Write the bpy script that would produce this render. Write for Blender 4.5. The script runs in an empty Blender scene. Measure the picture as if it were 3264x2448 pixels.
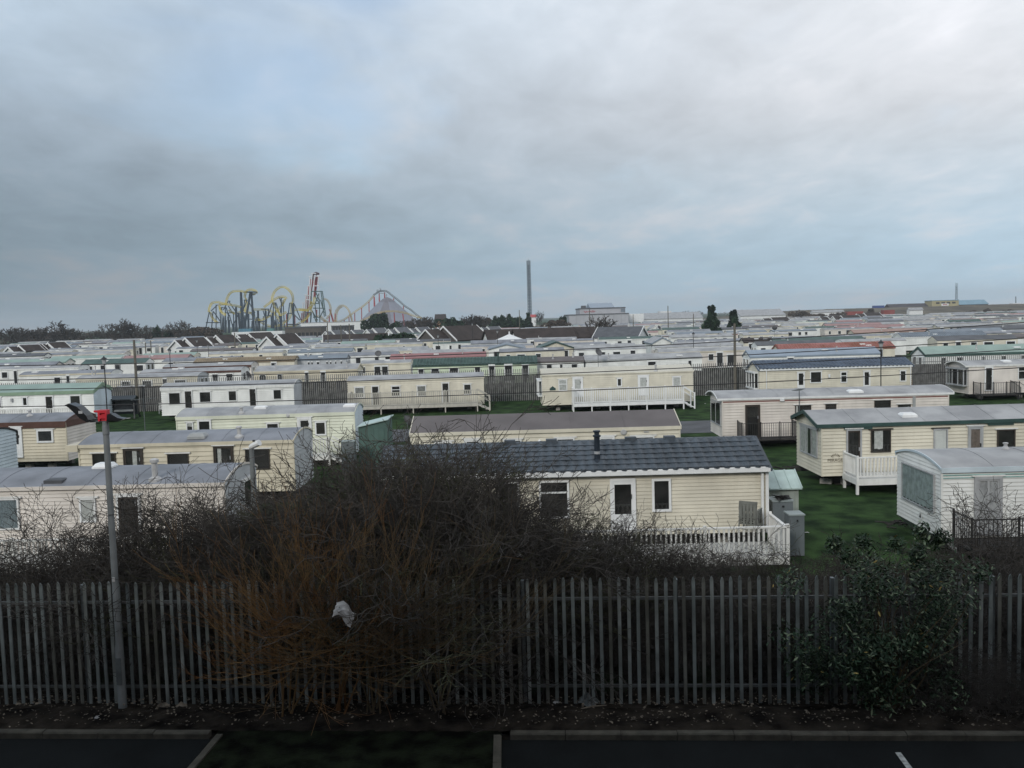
import bpy, math, random
import numpy as np
from mathutils import Vector, Matrix
R_ = math.radians
scene = bpy.context.scene
col = scene.collection
# ------------------------------------------------------------------ camera
F = 2900.0; PIT = math.atan(211/F); ROLL = R_(1.63); HC = 7.0      # lens in photo pixels, pitch, roll, eye height
fw = Vector((0, math.cos(PIT), -math.sin(PIT))); up = Vector((0, math.sin(PIT), math.cos(PIT))); rt = Vector((1, 0, 0))
RR = rt*math.cos(ROLL)-up*math.sin(ROLL); UU = rt*math.sin(ROLL)+up*math.cos(ROLL)
EYE = Vector((0, 0, HC))
cd = bpy.data.cameras.new('camera'); cam = bpy.data.objects.new('camera', cd); col.objects.link(cam)
mw = Matrix.Identity(4)
for i in range(3):
    mw[i][0] = RR[i]; mw[i][1] = UU[i]; mw[i][2] = -fw[i]; mw[i][3] = EYE[i]
cam.matrix_world = mw
cd.sensor_fit = 'HORIZONTAL'; cd.sensor_width = 36; cd.lens = 36*F/3264
cd.clip_start = 0.1; cd.clip_end = 9000
scene.camera = cam
# ------------------------------------------------------------------ world: Nishita sky seen through a broken cloud deck
SUN_EL, SUN_AZ = 27.0, 207.0                  # the sun stands behind the camera, a little to the left
world = bpy.data.worlds.new('World'); scene.world = world; world.use_nodes = True
nt = world.node_tree; nt.nodes.clear(); N = nt.nodes.new; LK = nt.links.new
def wmath(op, a, b=None, c=None, clamp=False):
    n = N('ShaderNodeMath'); n.operation = op; n.use_clamp = clamp
    for i, v in enumerate((a, b, c)):
        if v is None: continue
        if isinstance(v, (int, float)): n.inputs[i].default_value = v
        else: LK(v, n.inputs[i])
    return n.outputs[0]
def wmap(v, a, b, c, d):
    n = N('ShaderNodeMapRange'); n.interpolation_type = 'SMOOTHSTEP'
    LK(v, n.inputs[0])
    for i, q in enumerate((a, b, c, d)): n.inputs[1+i].default_value = q
    return n.outputs[0]
tc = N('ShaderNodeTexCoord'); sep = N('ShaderNodeSeparateXYZ'); LK(tc.outputs['Generated'], sep.inputs[0])
dx, dy, dz = sep.outputs
zc = wmath('MAXIMUM', dz, 0.0)
den = wmath('ADD', zc, 0.16)
cx = wmath('DIVIDE', dx, den); cy = wmath('DIVIDE', dy, den)
cmb = N('ShaderNodeCombineXYZ'); LK(cx, cmb.inputs[0]); LK(cy, cmb.inputs[1])
def wnoise(sc, det, rough, off, dist=0.0):
    m = N('ShaderNodeMapping'); m.inputs['Location'].default_value = off; m.inputs['Scale'].default_value = sc
    LK(cmb.outputs[0], m.inputs[0]); n = N('ShaderNodeTexNoise'); n.inputs['Scale'].default_value = 1.0
    n.inputs['Detail'].default_value = det; n.inputs['Roughness'].default_value = rough; n.inputs['Distortion'].default_value = dist
    LK(m.outputs[0], n.inputs['Vector']); return n.outputs[0]
n1 = wnoise((1.05, 0.85, 1), 5, 0.52, (3.1, 7.7, 0), 0.5)      # broad billows
n2 = wnoise((4.2, 2.6, 1), 5, 0.6, (9.2, 1.4, 3), 0.3)         # finer shreds
n3 = wnoise((1.3, 1.0, 1), 4, 0.55, (1.3, 2.2, 5), 0.3)
# the deck is thick and grey low down on the left, thin and bright towards the right and overhead
xq = wmath('MINIMUM', wmath('MAXIMUM', dx, -0.6), 0.6)
lum_lo = wmath('MULTIPLY_ADD', xq, 0.33, 0.40)
lum_hi = wmath('MULTIPLY_ADD', xq, 0.20, 0.625)
hi = wmap(dz, 0.07, 0.33, 0.0, 1.0)
lum = wmath('ADD', wmath('MULTIPLY', lum_lo, wmath('SUBTRACT', 1.0, hi)), wmath('MULTIPLY', lum_hi, hi))
tex = wmath('ADD', wmath('MULTIPLY', wmath('SUBTRACT', n1, 0.5), 1.0), wmath('MULTIPLY', wmath('SUBTRACT', n2, 0.5), 0.62))
amp = wmap(dz, 0.0, 0.12, 0.3, 1.0)
lum = wmath('MULTIPLY', lum, wmath('MULTIPLY_ADD', wmath('MULTIPLY', tex, amp), 0.78, 1.10))
tint = N('ShaderNodeMix'); tint.data_type = 'RGBA'
tx = N('ShaderNodeMix'); tx.data_type = 'RGBA'; LK(wmap(dx, -0.5, 0.5, 0.0, 1.0), tx.inputs[0]); tx.inputs[6].default_value = (0.82, 1.0, 1.19, 1); tx.inputs[7].default_value = (0.965, 1.0, 1.055, 1)
LK(wmap(dz, 0.02, 0.22, 0.0, 1.0), tint.inputs[0]); tint.inputs[6].default_value = (0.74, 1.0, 1.20, 1); LK(tx.outputs[2], tint.inputs[7])
warm = N('ShaderNodeMix'); warm.data_type = 'RGBA'
LK(wmap(tex, -0.02, 0.24, 0.0, 0.6), warm.inputs[0]); LK(tint.outputs[2], warm.inputs[6]); warm.inputs[7].default_value = (0.99, 1.0, 1.05, 1)
cl = N('ShaderNodeBackground'); LK(warm.outputs[2], cl.inputs[0]); LK(lum, cl.inputs[1])
sky = N('ShaderNodeTexSky'); sky.sky_type = 'NISHITA'; sky.sun_disc = False
sky.sun_elevation = R_(SUN_EL); sky.sun_rotation = R_(SUN_AZ); sky.dust_density = 2.0
bl = N('ShaderNodeBackground'); LK(sky.outputs[0], bl.inputs[0]); bl.inputs[1].default_value = 0.15
# one thin place in the deck, up to the left of the middle, lets the blue through
GD = (fw+RR*((980-1632)/F)+UU*((1224-110)/F)).normalized()
dot = N('ShaderNodeVectorMath'); dot.operation = 'DOT_PRODUCT'; LK(tc.outputs['Generated'], dot.inputs[0]); dot.inputs[1].default_value = GD
near = wmap(dot.outputs['Value'], 0.970, 1.0, 0.0, 0.26)
gap = wmap(wmath('ADD', n3, near), 0.60, 0.92, 0.0, 0.55)
mx = N('ShaderNodeMixShader'); LK(gap, mx.inputs[0]); LK(cl.outputs[0], mx.inputs[1]); LK(bl.outputs[0], mx.inputs[2])
wo = N('ShaderNodeOutputWorld'); LK(mx.outputs[0], wo.inputs[0])
# ------------------------------------------------------------------ sun behind thin cloud
sd = bpy.data.lights.new('sun', 'SUN'); sd.energy = 1.5; sd.angle = R_(14); sd.color = (1.0, 0.955, 0.88)
sun = bpy.data.objects.new('sun', sd); col.objects.link(sun)
sdir = Vector((math.sin(R_(SUN_AZ))*math.cos(R_(SUN_EL)), math.cos(R_(SUN_AZ))*math.cos(R_(SUN_EL)), math.sin(R_(SUN_EL))))
sun.rotation_euler = sdir.to_track_quat('Z', 'Y').to_euler(); sun.location = (-20, -30, 40)
vs = scene.view_settings
vs.view_transform = 'Standard'; vs.look = 'None'; vs.exposure = 0.15; vs.gamma = 1.0; vs.use_curve_mapping = False
scene.cycles.max_bounces = 6; scene.cycles.diffuse_bounces = 2; scene.cycles.glossy_bounces = 2
scene.cycles.transparent_max_bounces = 12; scene.cycles.use_denoising = True
# ------------------------------------------------------------------ pixel -> place
def ray(x, y): return fw+RR*((x-1632)/F)+UU*((1224-y)/F)
def at_z(x, y, z):
    d = ray(x, y); return EYE+d*((z-HC)/d.z)
def at_y(x, y, Y):
    d = ray(x, y); return EYE+d*(Y/d.y)
def hor(x): return 1052-(x-260)*0.02846
# ------------------------------------------------------------------ materials
MATS = {}
def mat(key, c, rough=0.6, var=0.10, scale=2.0, metal=0.0, streak=0.0, spec=0.35, bump=0.0, bscale=30.0, c2=None, stretch=None):
    if key in MATS: return MATS[key]
    m = bpy.data.materials.new(key); m.use_nodes = True; t = m.node_tree; b = t.nodes['Principled BSDF']
    b.inputs['Roughness'].default_value = rough; b.inputs['Metallic'].default_value = metal
    b.inputs['Specular IOR Level'].default_value = spec
    g = t.nodes.new('ShaderNodeNewGeometry')
    def noise(sc, det, vec=None):
        n = t.nodes.new('ShaderNodeTexNoise'); n.inputs['Scale'].default_value = sc; n.inputs['Detail'].default_value = det
        t.links.new(vec or g.outputs['Position'], n.inputs['Vector']); return n.outputs[0]
    def mixc(fac, a, bcol, mode='MIX'):
        x = t.nodes.new('ShaderNodeMix'); x.data_type = 'RGBA'; x.blend_type = mode
        for sck, v in ((0, fac), (6, a), (7, bcol)):
            if isinstance(v, (int, float)): x.inputs[sck].default_value = v
            elif isinstance(v, tuple): x.inputs[sck].default_value = v
            else: t.links.new(v, x.inputs[sck])
        return x.outputs[2]
    def rng(v, a, bb, cc, d):
        r = t.nodes.new('ShaderNodeMapRange'); t.links.new(v, r.inputs[0])
        for i, q in enumerate((a, bb, cc, d)): r.inputs[i+1].default_value = q
        return r.outputs[0]
    vec = None
    if stretch:
        mp = t.nodes.new('ShaderNodeMapping'); mp.inputs['Scale'].default_value = stretch
        t.links.new(g.outputs['Position'], mp.inputs[0]); vec = mp.outputs[0]
    lo = tuple(max(0, q*(1-var)) for q in c)+(1,); hi2 = tuple(min(1, q*(1+var)) for q in (c2 or c))+(1,)
    out = mixc(rng(noise(scale, 5, vec), 0.35, 0.65, 0, 1), lo, hi2)
    if streak:
        mp = t.nodes.new('ShaderNodeMapping'); mp.inputs['Scale'].default_value = (5, 5, 0.35)
        t.links.new(g.outputs['Position'], mp.inputs[0])
        out = mixc(rng(noise(1.0, 4, mp.outputs[0]), 0.48, 0.72, 0, streak), out, (c[0]*0.42, c[1]*0.42, c[2]*0.36, 1))
    t.links.new(out, b.inputs['Base Color'])
    if bump:
        bp = t.nodes.new('ShaderNodeBump'); bp.inputs['Strength'].default_value = bump; bp.inputs['Distance'].default_value = 0.02
        t.links.new(noise(bscale, 6), bp.inputs['Height']); t.links.new(bp.outputs[0], b.inputs['Normal'])
    MATS[key] = m; return m
def glass_mat():
    m = bpy.data.materials.new('window_glass'); m.use_nodes = True; t = m.node_tree; t.nodes.clear()
    o = t.nodes.new('ShaderNodeOutputMaterial'); a = t.nodes.new('ShaderNodeBsdfTransparent'); a.inputs[0].default_value = (0.93, 0.94, 0.94, 1)
    g = t.nodes.new('ShaderNodeBsdfGlossy'); g.inputs['Roughness'].default_value = 0.03; g.inputs[0].default_value = (0.9, 0.9, 0.9, 1)
    lw = t.nodes.new('ShaderNodeLayerWeight'); pw = t.nodes.new('ShaderNodeMath'); pw.operation = 'POWER'; pw.inputs[1].default_value = 4.0; t.links.new(lw.outputs['Facing'], pw.inputs[0])
    f = t.nodes.new('ShaderNodeMath'); f.operation = 'MULTIPLY_ADD'; f.inputs[1].default_value = 0.6; f.inputs[2].default_value = 0.025; t.links.new(pw.outputs[0], f.inputs[0])
    x = t.nodes.new('ShaderNodeMixShader'); t.links.new(f.outputs[0], x.inputs[0]); t.links.new(a.outputs[0], x.inputs[1]); t.links.new(g.outputs[0], x.inputs[2])
    t.links.new(x.outputs[0], o.inputs[0]); MATS['glass'] = m; return m
GLASS = glass_mat()
WHITE = mat('white_paint', (0.72, 0.72, 0.70), 0.5, 0.06, 3, streak=0.25)
UPVC = mat('white_upvc', (0.74, 0.75, 0.75), 0.35, 0.04, 2, streak=0.15)
CREAM = mat('cream_cladding', (0.61, 0.575, 0.475), 0.5, 0.11, 0.9, streak=0.10)
CREAM2 = mat('deep_cream_cladding', (0.57, 0.52, 0.405), 0.5, 0.12, 0.9, streak=0.12)
PINKW = mat('pinkish_cladding', (0.63, 0.585, 0.535), 0.5, 0.11, 0.9, streak=0.10)
GREENW = mat('greenish_white_cladding', (0.66, 0.68, 0.56), 0.5, 0.11, 0.9, streak=0.10)
GREENC = mat('pale_green_cladding', (0.55, 0.63, 0.47), 0.5, 0.11, 0.9, streak=0.10)
WHITEC = mat('white_cladding', (0.72, 0.73, 0.71), 0.5, 0.11, 0.9, streak=0.10)
GREYW = mat('grey_and_shaded_cladding', (0.40, 0.42, 0.44), 0.5, 0.11, 0.9, streak=0.10)  # grey walls, and ends of paler caravans with shade put into the colour
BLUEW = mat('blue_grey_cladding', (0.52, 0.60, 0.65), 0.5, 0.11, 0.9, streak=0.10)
ROOFG = mat('grey_roof_sheet', (0.17, 0.18, 0.20), 0.55, 0.14, 0.9, streak=0.0, c2=(0.20, 0.21, 0.235), bump=0.1, bscale=6)
ROOFL = mat('pale_roof_sheet', (0.265, 0.27, 0.28), 0.55, 0.14, 0.9, c2=(0.31, 0.315, 0.32), bump=0.1, bscale=6)
ROOFC = mat('cream_roof_sheet', (0.50, 0.475, 0.40), 0.5, 0.08, 0.9)
ROOFM = mat('mauve_brown_roof', (0.12, 0.107, 0.107), 0.75, 0.10, 0.9)
SLATE = mat('slate_blue_tile', (0.062, 0.076, 0.092), 0.55, 0.25, 1.6, bump=0.1)
GTILE = mat('green_tile', (0.05, 0.09, 0.08), 0.55, 0.2, 1.2)
BTILE = mat('blue_tile', (0.075, 0.10, 0.14), 0.5, 0.2, 1.2)
DGREY = mat('dark_grey_tile', (0.085, 0.09, 0.10), 0.6, 0.2, 1.0)
PGREEN = mat('pale_green_roof', (0.23, 0.31, 0.275), 0.5, 0.1, 0.8)
PINKR = mat('pink_roof', (0.29, 0.175, 0.17), 0.6, 0.12, 0.8)
REDR = mat('faded_red_roof', (0.27, 0.13, 0.13), 0.6, 0.12, 0.8)
ORANR = mat('orange_red_tile', (0.26, 0.10, 0.065), 0.6, 0.15, 0.8, c2=(0.30, 0.13, 0.12))
SALM = mat('salmon_roof', (0.30, 0.20, 0.17), 0.6, 0.12, 0.8)
TANR = mat('tan_tile', (0.25, 0.20, 0.135), 0.6, 0.15, 0.8)
BLUER = mat('pale_blue_roof', (0.23, 0.28, 0.34), 0.5, 0.1, 0.8)
BGREYR = mat('blue_grey_roof', (0.17, 0.20, 0.235), 0.5, 0.12, 0.8)
BROWNR = mat('dark_brown_tile', (0.036, 0.027, 0.024), 0.8, 0.25, 0.7)
BRNF = mat('brown_fascia', (0.085, 0.04, 0.03), 0.5, 0.15, 3)
GREENF = mat('green_fascia', (0.22, 0.31, 0.22), 0.5, 0.1, 3)
DGREENF = mat('dark_green_fascia', (0.035, 0.07, 0.065), 0.45, 0.15, 3)
MAROON = mat('maroon_stripe', (0.22, 0.08, 0.07), 0.5, 0.1, 3)
ROOMSHADE = mat('painted_room_shade', (0.026, 0.025, 0.024), 0.9, 0.5, 1.5)  # dark plate close behind the panes: the unlit room's shade put into colour
BRONZE = mat('bronze_frame', (0.05, 0.042, 0.036), 0.4, 0.1, 3)
GREYF = mat('grey_frame', (0.36, 0.37, 0.38), 0.4, 0.1, 3)
NET = mat('net_curtain', (0.55, 0.55, 0.53), 0.9, 0.15, 8)
BLINDB = mat('patterned_blind', (0.20, 0.24, 0.26), 0.9, 0.35, 30)
BLACKM = mat('black_metal', (0.018, 0.018, 0.02), 0.45, 0.2, 6)
CHASS = mat('chassis_dark', (0.03, 0.028, 0.027), 0.8, 0.3, 3)
BLOCK = mat('concrete_block', (0.30, 0.29, 0.27), 0.9, 0.2, 8)
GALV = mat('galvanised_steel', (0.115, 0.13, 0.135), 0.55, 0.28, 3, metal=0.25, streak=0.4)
GREYPVC = mat('grey_plastic', (0.30, 0.31, 0.31), 0.5, 0.1, 4)
VENT = mat('vent_plastic', (0.42, 0.42, 0.42), 0.6, 0.15, 6)
DARKGLASS = mat('dark_glass', (0.03, 0.031, 0.033), 0.08, 0.3, 1.0, spec=0.5)
DKBLUE = mat('navy_flue', (0.02, 0.028, 0.04), 0.4, 0.2, 3)
TIMB = mat('grey_timber', (0.052, 0.053, 0.055), 0.85, 0.35, 3.0, streak=0.4)
DECKW = mat('weathered_white_deck', (0.46, 0.44, 0.39), 0.7, 0.1, 3, streak=0.3)
BROWNT = mat('brown_trellis', (0.16, 0.085, 0.05), 0.8, 0.2, 5)
POLEW = mat('pole_wood', (0.13, 0.12, 0.10), 0.85, 0.2, 6, stretch=(8, 8, 0.6))
# ------------------------------------------------------------------ geometry helpers
class MB:
    def __init__(s): s.v = []; s.f = []; s.m = []; s.k = 0
    def poly(s, pts, faces):
        b = len(s.v); s.v += [tuple(p) for p in pts]; s.f += [tuple(b+i for i in q) for q in faces]; s.m += [s.k]*len(faces)
    def box(s, x0, x1, y0, y1, z0, z1):
        s.poly([(x0,y0,z0),(x1,y0,z0),(x1,y1,z0),(x0,y1,z0),(x0,y0,z1),(x1,y0,z1),(x1,y1,z1),(x0,y1,z1)],
               [(3,2,1,0),(4,5,6,7),(0,1,5,4),(1,2,6,5),(2,3,7,6),(3,0,4,7)])
    def prism(s, pts, ax, a, b):            # outline in the two other axes, extruded along axis ax
        n = len(pts); vs_ = []
        for t in (a, b):
            for p, q in pts: vs_.append((t, p, q) if ax == 0 else (p, t, q) if ax == 1 else (p, q, t))
        s.poly(vs_, [tuple(range(n))[::-1], tuple(range(n, 2*n))]+[(i, (i+1) % n, n+(i+1) % n, n+i) for i in range(n)])
    def tube(s, pts, rad, n=6, caps=True):
        pts = [Vector(p) for p in pts]; rs = rad if isinstance(rad, (list, tuple)) else [rad]*len(pts)
        b = len(s.v); last = None
        for i, p in enumerate(pts):
            d = (pts[min(i+1, len(pts)-1)]-pts[max(i-1, 0)]).normalized()
            if last is None: a = d.cross(Vector((0, 0, 1)) if abs(d.z) < 0.95 else Vector((1, 0, 0))).normalized()
            else:
                a = last-d*last.dot(d); a = a.normalized() if a.length > 1e-6 else d.orthogonal().normalized()
            last = a; c = d.cross(a)
            for k in range(n):
                t = 2*math.pi*k/n; s.v.append(tuple(p+(a*math.cos(t)+c*math.sin(t))*rs[i]))
        for i in range(len(pts)-1):
            for k in range(n):
                s.f.append((b+i*n+k, b+i*n+(k+1) % n, b+(i+1)*n+(k+1) % n, b+(i+1)*n+k)); s.m.append(s.k)
        if caps:
            s.f.append(tuple(range(b, b+n))[::-1]); e = b+(len(pts)-1)*n; s.f.append(tuple(range(e, e+n))); s.m += [s.k, s.k]
    def lathe(s, prof, c=(0, 0), n=12):      # (radius, z) profile
        b = len(s.v)
        for r, z in prof:
            for k in range(n):
                t = 2*math.pi*k/n; s.v.append((c[0]+r*math.cos(t), c[1]+r*math.sin(t), z))
        for i in range(len(prof)-1):
            for k in range(n):
                s.f.append((b+i*n+k, b+i*n+(k+1) % n, b+(i+1)*n+(k+1) % n, b+(i+1)*n+k)); s.m.append(s.k)
        s.f.append(tuple(range(b, b+n))[::-1]); e = b+(len(prof)-1)*n; s.f.append(tuple(range(e, e+n))); s.m += [s.k, s.k]
    def mesh(s, name, mats, smooth=False):
        me = bpy.data.meshes.new(name); me.from_pydata(s.v, [], s.f)
        for m in (mats if isinstance(mats, (list, tuple)) else [mats]): me.materials.append(m)
        if any(s.m): me.polygons.foreach_set('material_index', s.m)
        if smooth: me.polygons.foreach_set('use_smooth', [True]*len(s.f))
        me.update(); return me
    def build(s, name, mats, parent=None, loc=None, rz=0.0, smooth=False):
        return link(name, s.mesh(name, mats, smooth), parent, loc, rz)
def link(name, me, parent=None, loc=None, rz=0.0):
    o = bpy.data.objects.new(name, me); col.objects.link(o)
    if parent is not None: o.parent = parent
    if loc is not None: o.location = loc
    if rz: o.rotation_euler.z = rz
    return o
def tag(o, label=None, cat=None, group=None, kind=None):
    if label: o['label'] = label
    if cat: o['category'] = cat
    if group: o['group'] = group
    if kind: o['kind'] = kind
    return o
def thing(name, label, cat, loc=(0, 0, 0), rz=0.0, group=None):
    return tag(link(name, None, None, loc, rz), label, cat, group)
CUBES = {}
def bx(name, m, parent, x0, x1, y0, y1, z0, z1):      # a box object that shares one unit mesh per material
    if m.name not in CUBES:
        q = MB(); q.box(-0.5, 0.5, -0.5, 0.5, -0.5, 0.5); CUBES[m.name] = q.mesh('box_'+m.name, m)
    o = link(name, CUBES[m.name], parent, ((x0+x1)/2, (y0+y1)/2, (z0+z1)/2)); o.scale = (x1-x0, y1-y0, z1-z0); return o
def bar(name, m, parent, a, b, t):                     # a square bar between two points
    a = Vector(a); b = Vector(b); d = b-a
    o = bx(name, m, parent, -0.5, 0.5, -0.5, 0.5, -0.5, 0.5); o.location = (a+b)/2
    o.rotation_euler = d.to_track_quat('X', 'Z').to_euler(); o.scale = (d.length, t, t); return o
def copy_tree(o, parent=None):
    c = o.copy(); col.objects.link(c)
    if parent is not None: c.parent = parent
    for ch in o.children: copy_tree(ch, c)
    return c
# ================================================================== caravans
PITCH = 0.15
class Caravan:
    def __init__(s, label, left, right, ze=2.45, zb=0.45, w=3.0, roof='bow', rise=0.30, wall=CREAM, roofm=ROOFG,
                 fascia=None, boards=False, oh=0.06, ov=0.05, group='static caravans', name='static_caravan', detail=2, ang=None,
                 dirt=None, gable=None, fh=0.14, seams=1.35, endm=None, A=None, L=None, pitch=PITCH):
        if A is None:
            a = at_z(left[0], left[1], ze); b = at_z(right[0], right[1], ze)
            if ang is not None:              # keep the left corner, give the row's own direction
                d = Vector((math.cos(R_(ang)), math.sin(R_(ang)), 0)); q = ray(right[0], right[1]); q = Vector((q.x, q.y))
                # intersect the sight line to the right corner (in plan) with the wall line
                L = (a.y*q.x-a.x*q.y)/(d.x*q.y-d.y*q.x)
            else:
                d = b-a; L = d.length
            A = Vector((a.x, a.y, 0)); rz = math.atan2(d.y, d.x)
        else: rz = R_(ang or 0)
        s.A = A; s.L = L; s.rz = rz; s.w = w; s.ze = ze; s.zb = zb; s.ex = Vector((math.cos(rz), math.sin(rz), 0)); s.ey = Vector((-math.sin(rz), math.cos(rz), 0))
        s.roof = roof; s.rise = rise; s.oh = oh; s.detail = detail
        s.root = thing(name, label, 'caravan', A, rz, group)
        FOOT.append((A, s.ex, s.ey, L, w))
        s.pitch = pitch; s.wallm = wall; s.endm = endm or wall
        s.body(boards, wall, gable or endm or wall)
        s.mkroof(roofm, fascia, ov, fh, seams)
    def h(s, y):
        t = (y-s.w/2)/(s.w/2+s.oh)
        return s.ze+s.rise*(1-t*t if s.roof == 'bow' else 1-abs(t))
    def body(s, boards, wall, gable):
        L, w, zb, ze = s.L, s.w, s.zb, s.ze
        n = max(6, round((ze-zb)/s.pitch)); p = (ze-zb)/n; o = 0.03 if s.pitch > .12 else .022
        if boards:
            q = MB(); q.box(0.03, L-0.03, 0.03, w-0.03, zb, ze); q.build('wall', wall, s.root)
            def board(a, b):                # wedge-shaped plank: thick at its lower edge
                q = MB(); q.prism([(-o, 0.004), (-o+0.004, 0), (0.02, 0), (0.02, p+0.006), (0, p+0.006), (-o, 0.014)], 0, a, b); return q
            fm = board(0, L).mesh('cladding_board', wall); em = board(0, w).mesh('end_cladding_board', s.endm)
            for i in range(n):
                z = zb+i*p
                link('cladding_board', fm, s.root, (0, 0, z))
                c = link('cladding_board', em, s.root, (0, w, z)); c.rotation_euler.z = -math.pi/2
                c = link('cladding_board', em, s.root, (L, 0, z)); c.rotation_euler.z = math.pi/2
            for x in (-0.012, L+0.012):
                bx('corner_trim', wall, s.root, x-0.028, x+0.028, -0.038, 0.03, zb, ze)
        else:
            q = MB()
            if s.detail >= 1:
                for i in range(n):
                    a = zb+i*p; b = a+p
                    l0 = [(-o, -o, a), (L+o, -o, a), (L+o, w+o, a), (-o, w+o, a)]; l1 = [(0, 0, b), (L, 0, b), (L, w, b), (0, w, b)]
                    l2 = [(0, 0, a), (L, 0, a), (L, w, a), (0, w, a)]
                    q.poly(l0+l1+l2, [(k, (k+1) % 4, 4+(k+1) % 4, 4+k) for k in range(4)]+[(8+k, 8+(k+1) % 4, (k+1) % 4, k) for k in range(4)])
            else: q.box(0, L, 0, w, zb, ze)
            q.box(0.05, L-0.05, 0.05, w-0.05, zb-0.01, ze-0.02)
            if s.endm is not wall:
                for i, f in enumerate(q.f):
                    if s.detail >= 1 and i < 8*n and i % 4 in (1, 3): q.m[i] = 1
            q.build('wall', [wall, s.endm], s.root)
        # gable panels under the roof at both ends
        for x, sg in ((0, -1), (L, 1)):
            q = MB(); zz = ze; top = ze+s.rise-0.03; ys = [w*i/24 for i in range(25)]
            while zz < top:
                z2 = min(zz+p, top); lo = [y for y in ys if s.h(y)-0.03 >= zz]; hi_ = [y for y in ys if s.h(y)-0.03 >= z2]
                if len(lo) > 1:
                    h0, h1 = (hi_[0], hi_[-1]) if hi_ else (w/2, w/2); xo = x+sg*o
                    q.poly([(xo, lo[0], zz), (xo, lo[-1], zz), (x, h1, z2), (x, h0, z2), (x-sg*0.02, lo[0], zz), (x-sg*0.02, lo[-1], zz)], [(0, 1, 2, 3), (0, 1, 5, 4)])
                zz = z2
            if q.f: q.build('gable_panel', gable, s.root)
        # running gear under the floor
        if s.detail >= 1:
            q = MB(); q.box(0.3, L-0.3, 0.55, 0.68, zb-0.18, zb-0.012); q.box(0.3, L-0.3, w-0.68, w-0.55, zb-0.18, zb-0.012)
            x = 0.9
            while x < L-0.5: q.box(x, x+0.08, 0.2, w-0.2, zb-0.12, zb-0.014); x += 1.3
            q.build('chassis', CHASS, s.root)
            for x in (1.0, L*0.36, L*0.66, L-1.3):
                for y in (0.45, w-0.75):
                    if zb > 0.25: bx('support_block', BLOCK, s.root, x, x+0.3, y, y+0.3, -0.02, zb-0.182)
            for y in (0.25, w-0.45):
                q = MB(); q.lathe([(0.06, -0.1), (0.27, -0.1), (0.30, -0.05), (0.30, 0.05), (0.27, 0.1), (0.06, 0.1)], n=14)
                wh = q.build('wheel', CHASS, s.root, (L*0.52, y, 0.29)); wh.rotation_euler.x = math.pi/2
    def mkroof(s, m, fascia, ov, fh, seams):
        L, w, oh = s.L, s.w, s.oh
        if s.roof == 'bow':
            k = 22; top = [(-oh+(w+2*oh)*i/k,) for i in range(k+1)]; top = [(y[0], s.h(y[0])) for y in top]
        else: top = [(-oh, s.ze), (w/2, s.ze+s.rise), (w+oh, s.ze)]
        th = 0.045
        q = MB(); q.prism(top+[(y, z-th) for y, z in reversed(top)], 0, -ov, L+ov)
        s.roofo = q.build('roof', m, s.root)
        if s.detail >= 2 and seams:
            n = int(L/seams); q = MB()
            q.prism([(y, z+0.012) for y, z in top]+[(y, z-0.01) for y, z in reversed(top)], 0, -0.022, 0.022); me = q.mesh('roof_seam', m)
            for i in range(1, n): link('roof_seam', me, s.roofo, (L*i/n, 0, 0))
        if fascia is not None:
            for y0, y1 in ((-oh-0.02, -oh+0.006), (w+oh-0.006, w+oh+0.02)): bx('fascia', fascia, s.root, -ov-0.004, L+ov+0.004, y0, y1, s.ze-fh, s.ze+0.012)
            if s.roof != 'bow':
                q = MB(); pr = [(y, z+0.02) for y, z in top]+[(y, z-fh) for y, z in reversed(top)]
                q.prism(pr, 0, -0.015, 0.015); me = q.mesh('verge_board', fascia)
                for x in (-ov-0.017, L+ov+0.017): link('verge_board', me, s.root, (x, 0, 0))
            elif s.detail >= 2:
                q = MB(); pr = [(y, z+0.015) for y, z in top]+[(y, z-0.05) for y, z in reversed(top)]
                q.prism(pr, 0, -0.012, 0.012); me = q.mesh('roof_edge_trim', fascia)
                for x in (-ov-0.014, L+ov+0.014): link('roof_edge_trim', me, s.root, (x, 0, 0))
    # ---- pixel -> wall coordinates
    def uv(s, x, y, side='n'):
        d = ray(x, y)
        if side == 'n': o = s.A; nrm = s.ey; e = s.ex
        elif side == 'l': o = s.A; nrm = s.ex; e = s.ey
        else: o = s.A+s.ex*s.L; nrm = s.ex; e = s.ey
        t = nrm.dot(o-EYE)/nrm.dot(d); p = EYE+d*t
        return (p-o).dot(e), p.z
    def rect(s, x0, y0, x1, y1, side='n'):
        a = s.uv(x0, (y0+y1)/2, side)[0]; b = s.uv(x1, (y0+y1)/2, side)[0]; xm = (x0+x1)/2
        za = s.uv(xm, y1, side)[1]; zb = s.uv(xm, y0, side)[1]
        return min(a, b), max(a, b), max(za, s.zb+0.03), min(zb, s.ze-0.02)
    def fb(s, side, u0, u1, n0, n1, z0, z1):       # face coordinates -> local box
        if side == 'n': return (u0, u1, -n1, -n0, z0, z1)
        if side == 'l': return (-n1, -n0, u0, u1, z0, z1)
        return (s.L+n0, s.L+n1, u0, u1, z0, z1)
    def win(s, r, side='n', frame=UPVC, ft=0.05, trans=0, mull=(), curtain=None, drip=WHITE, blind=None, px=True, base=0.034):
        u0, u1, z0, z1 = s.rect(*r, side) if px else r
        q = MB(); B = lambda *a: q.box(*s.fb(side, *a)); b = base
        for a in ((u0-ft, u1+ft, b-.02, b+.04, z1, z1+ft), (u0-ft, u1+ft, b-.02, b+.045, z0-ft, z0), (u0-ft, u0, b-.02, b+.038, z0, z1), (u1, u1+ft, b-.02, b+.038, z0, z1)): B(*a)
        zs = [z0, z1]
        if trans: zt = z1-(z1-z0)*trans; B(u0, u1, b, b+.034, zt-ft*.4, zt+ft*.4); zs = [z0, zt, z1]
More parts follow.
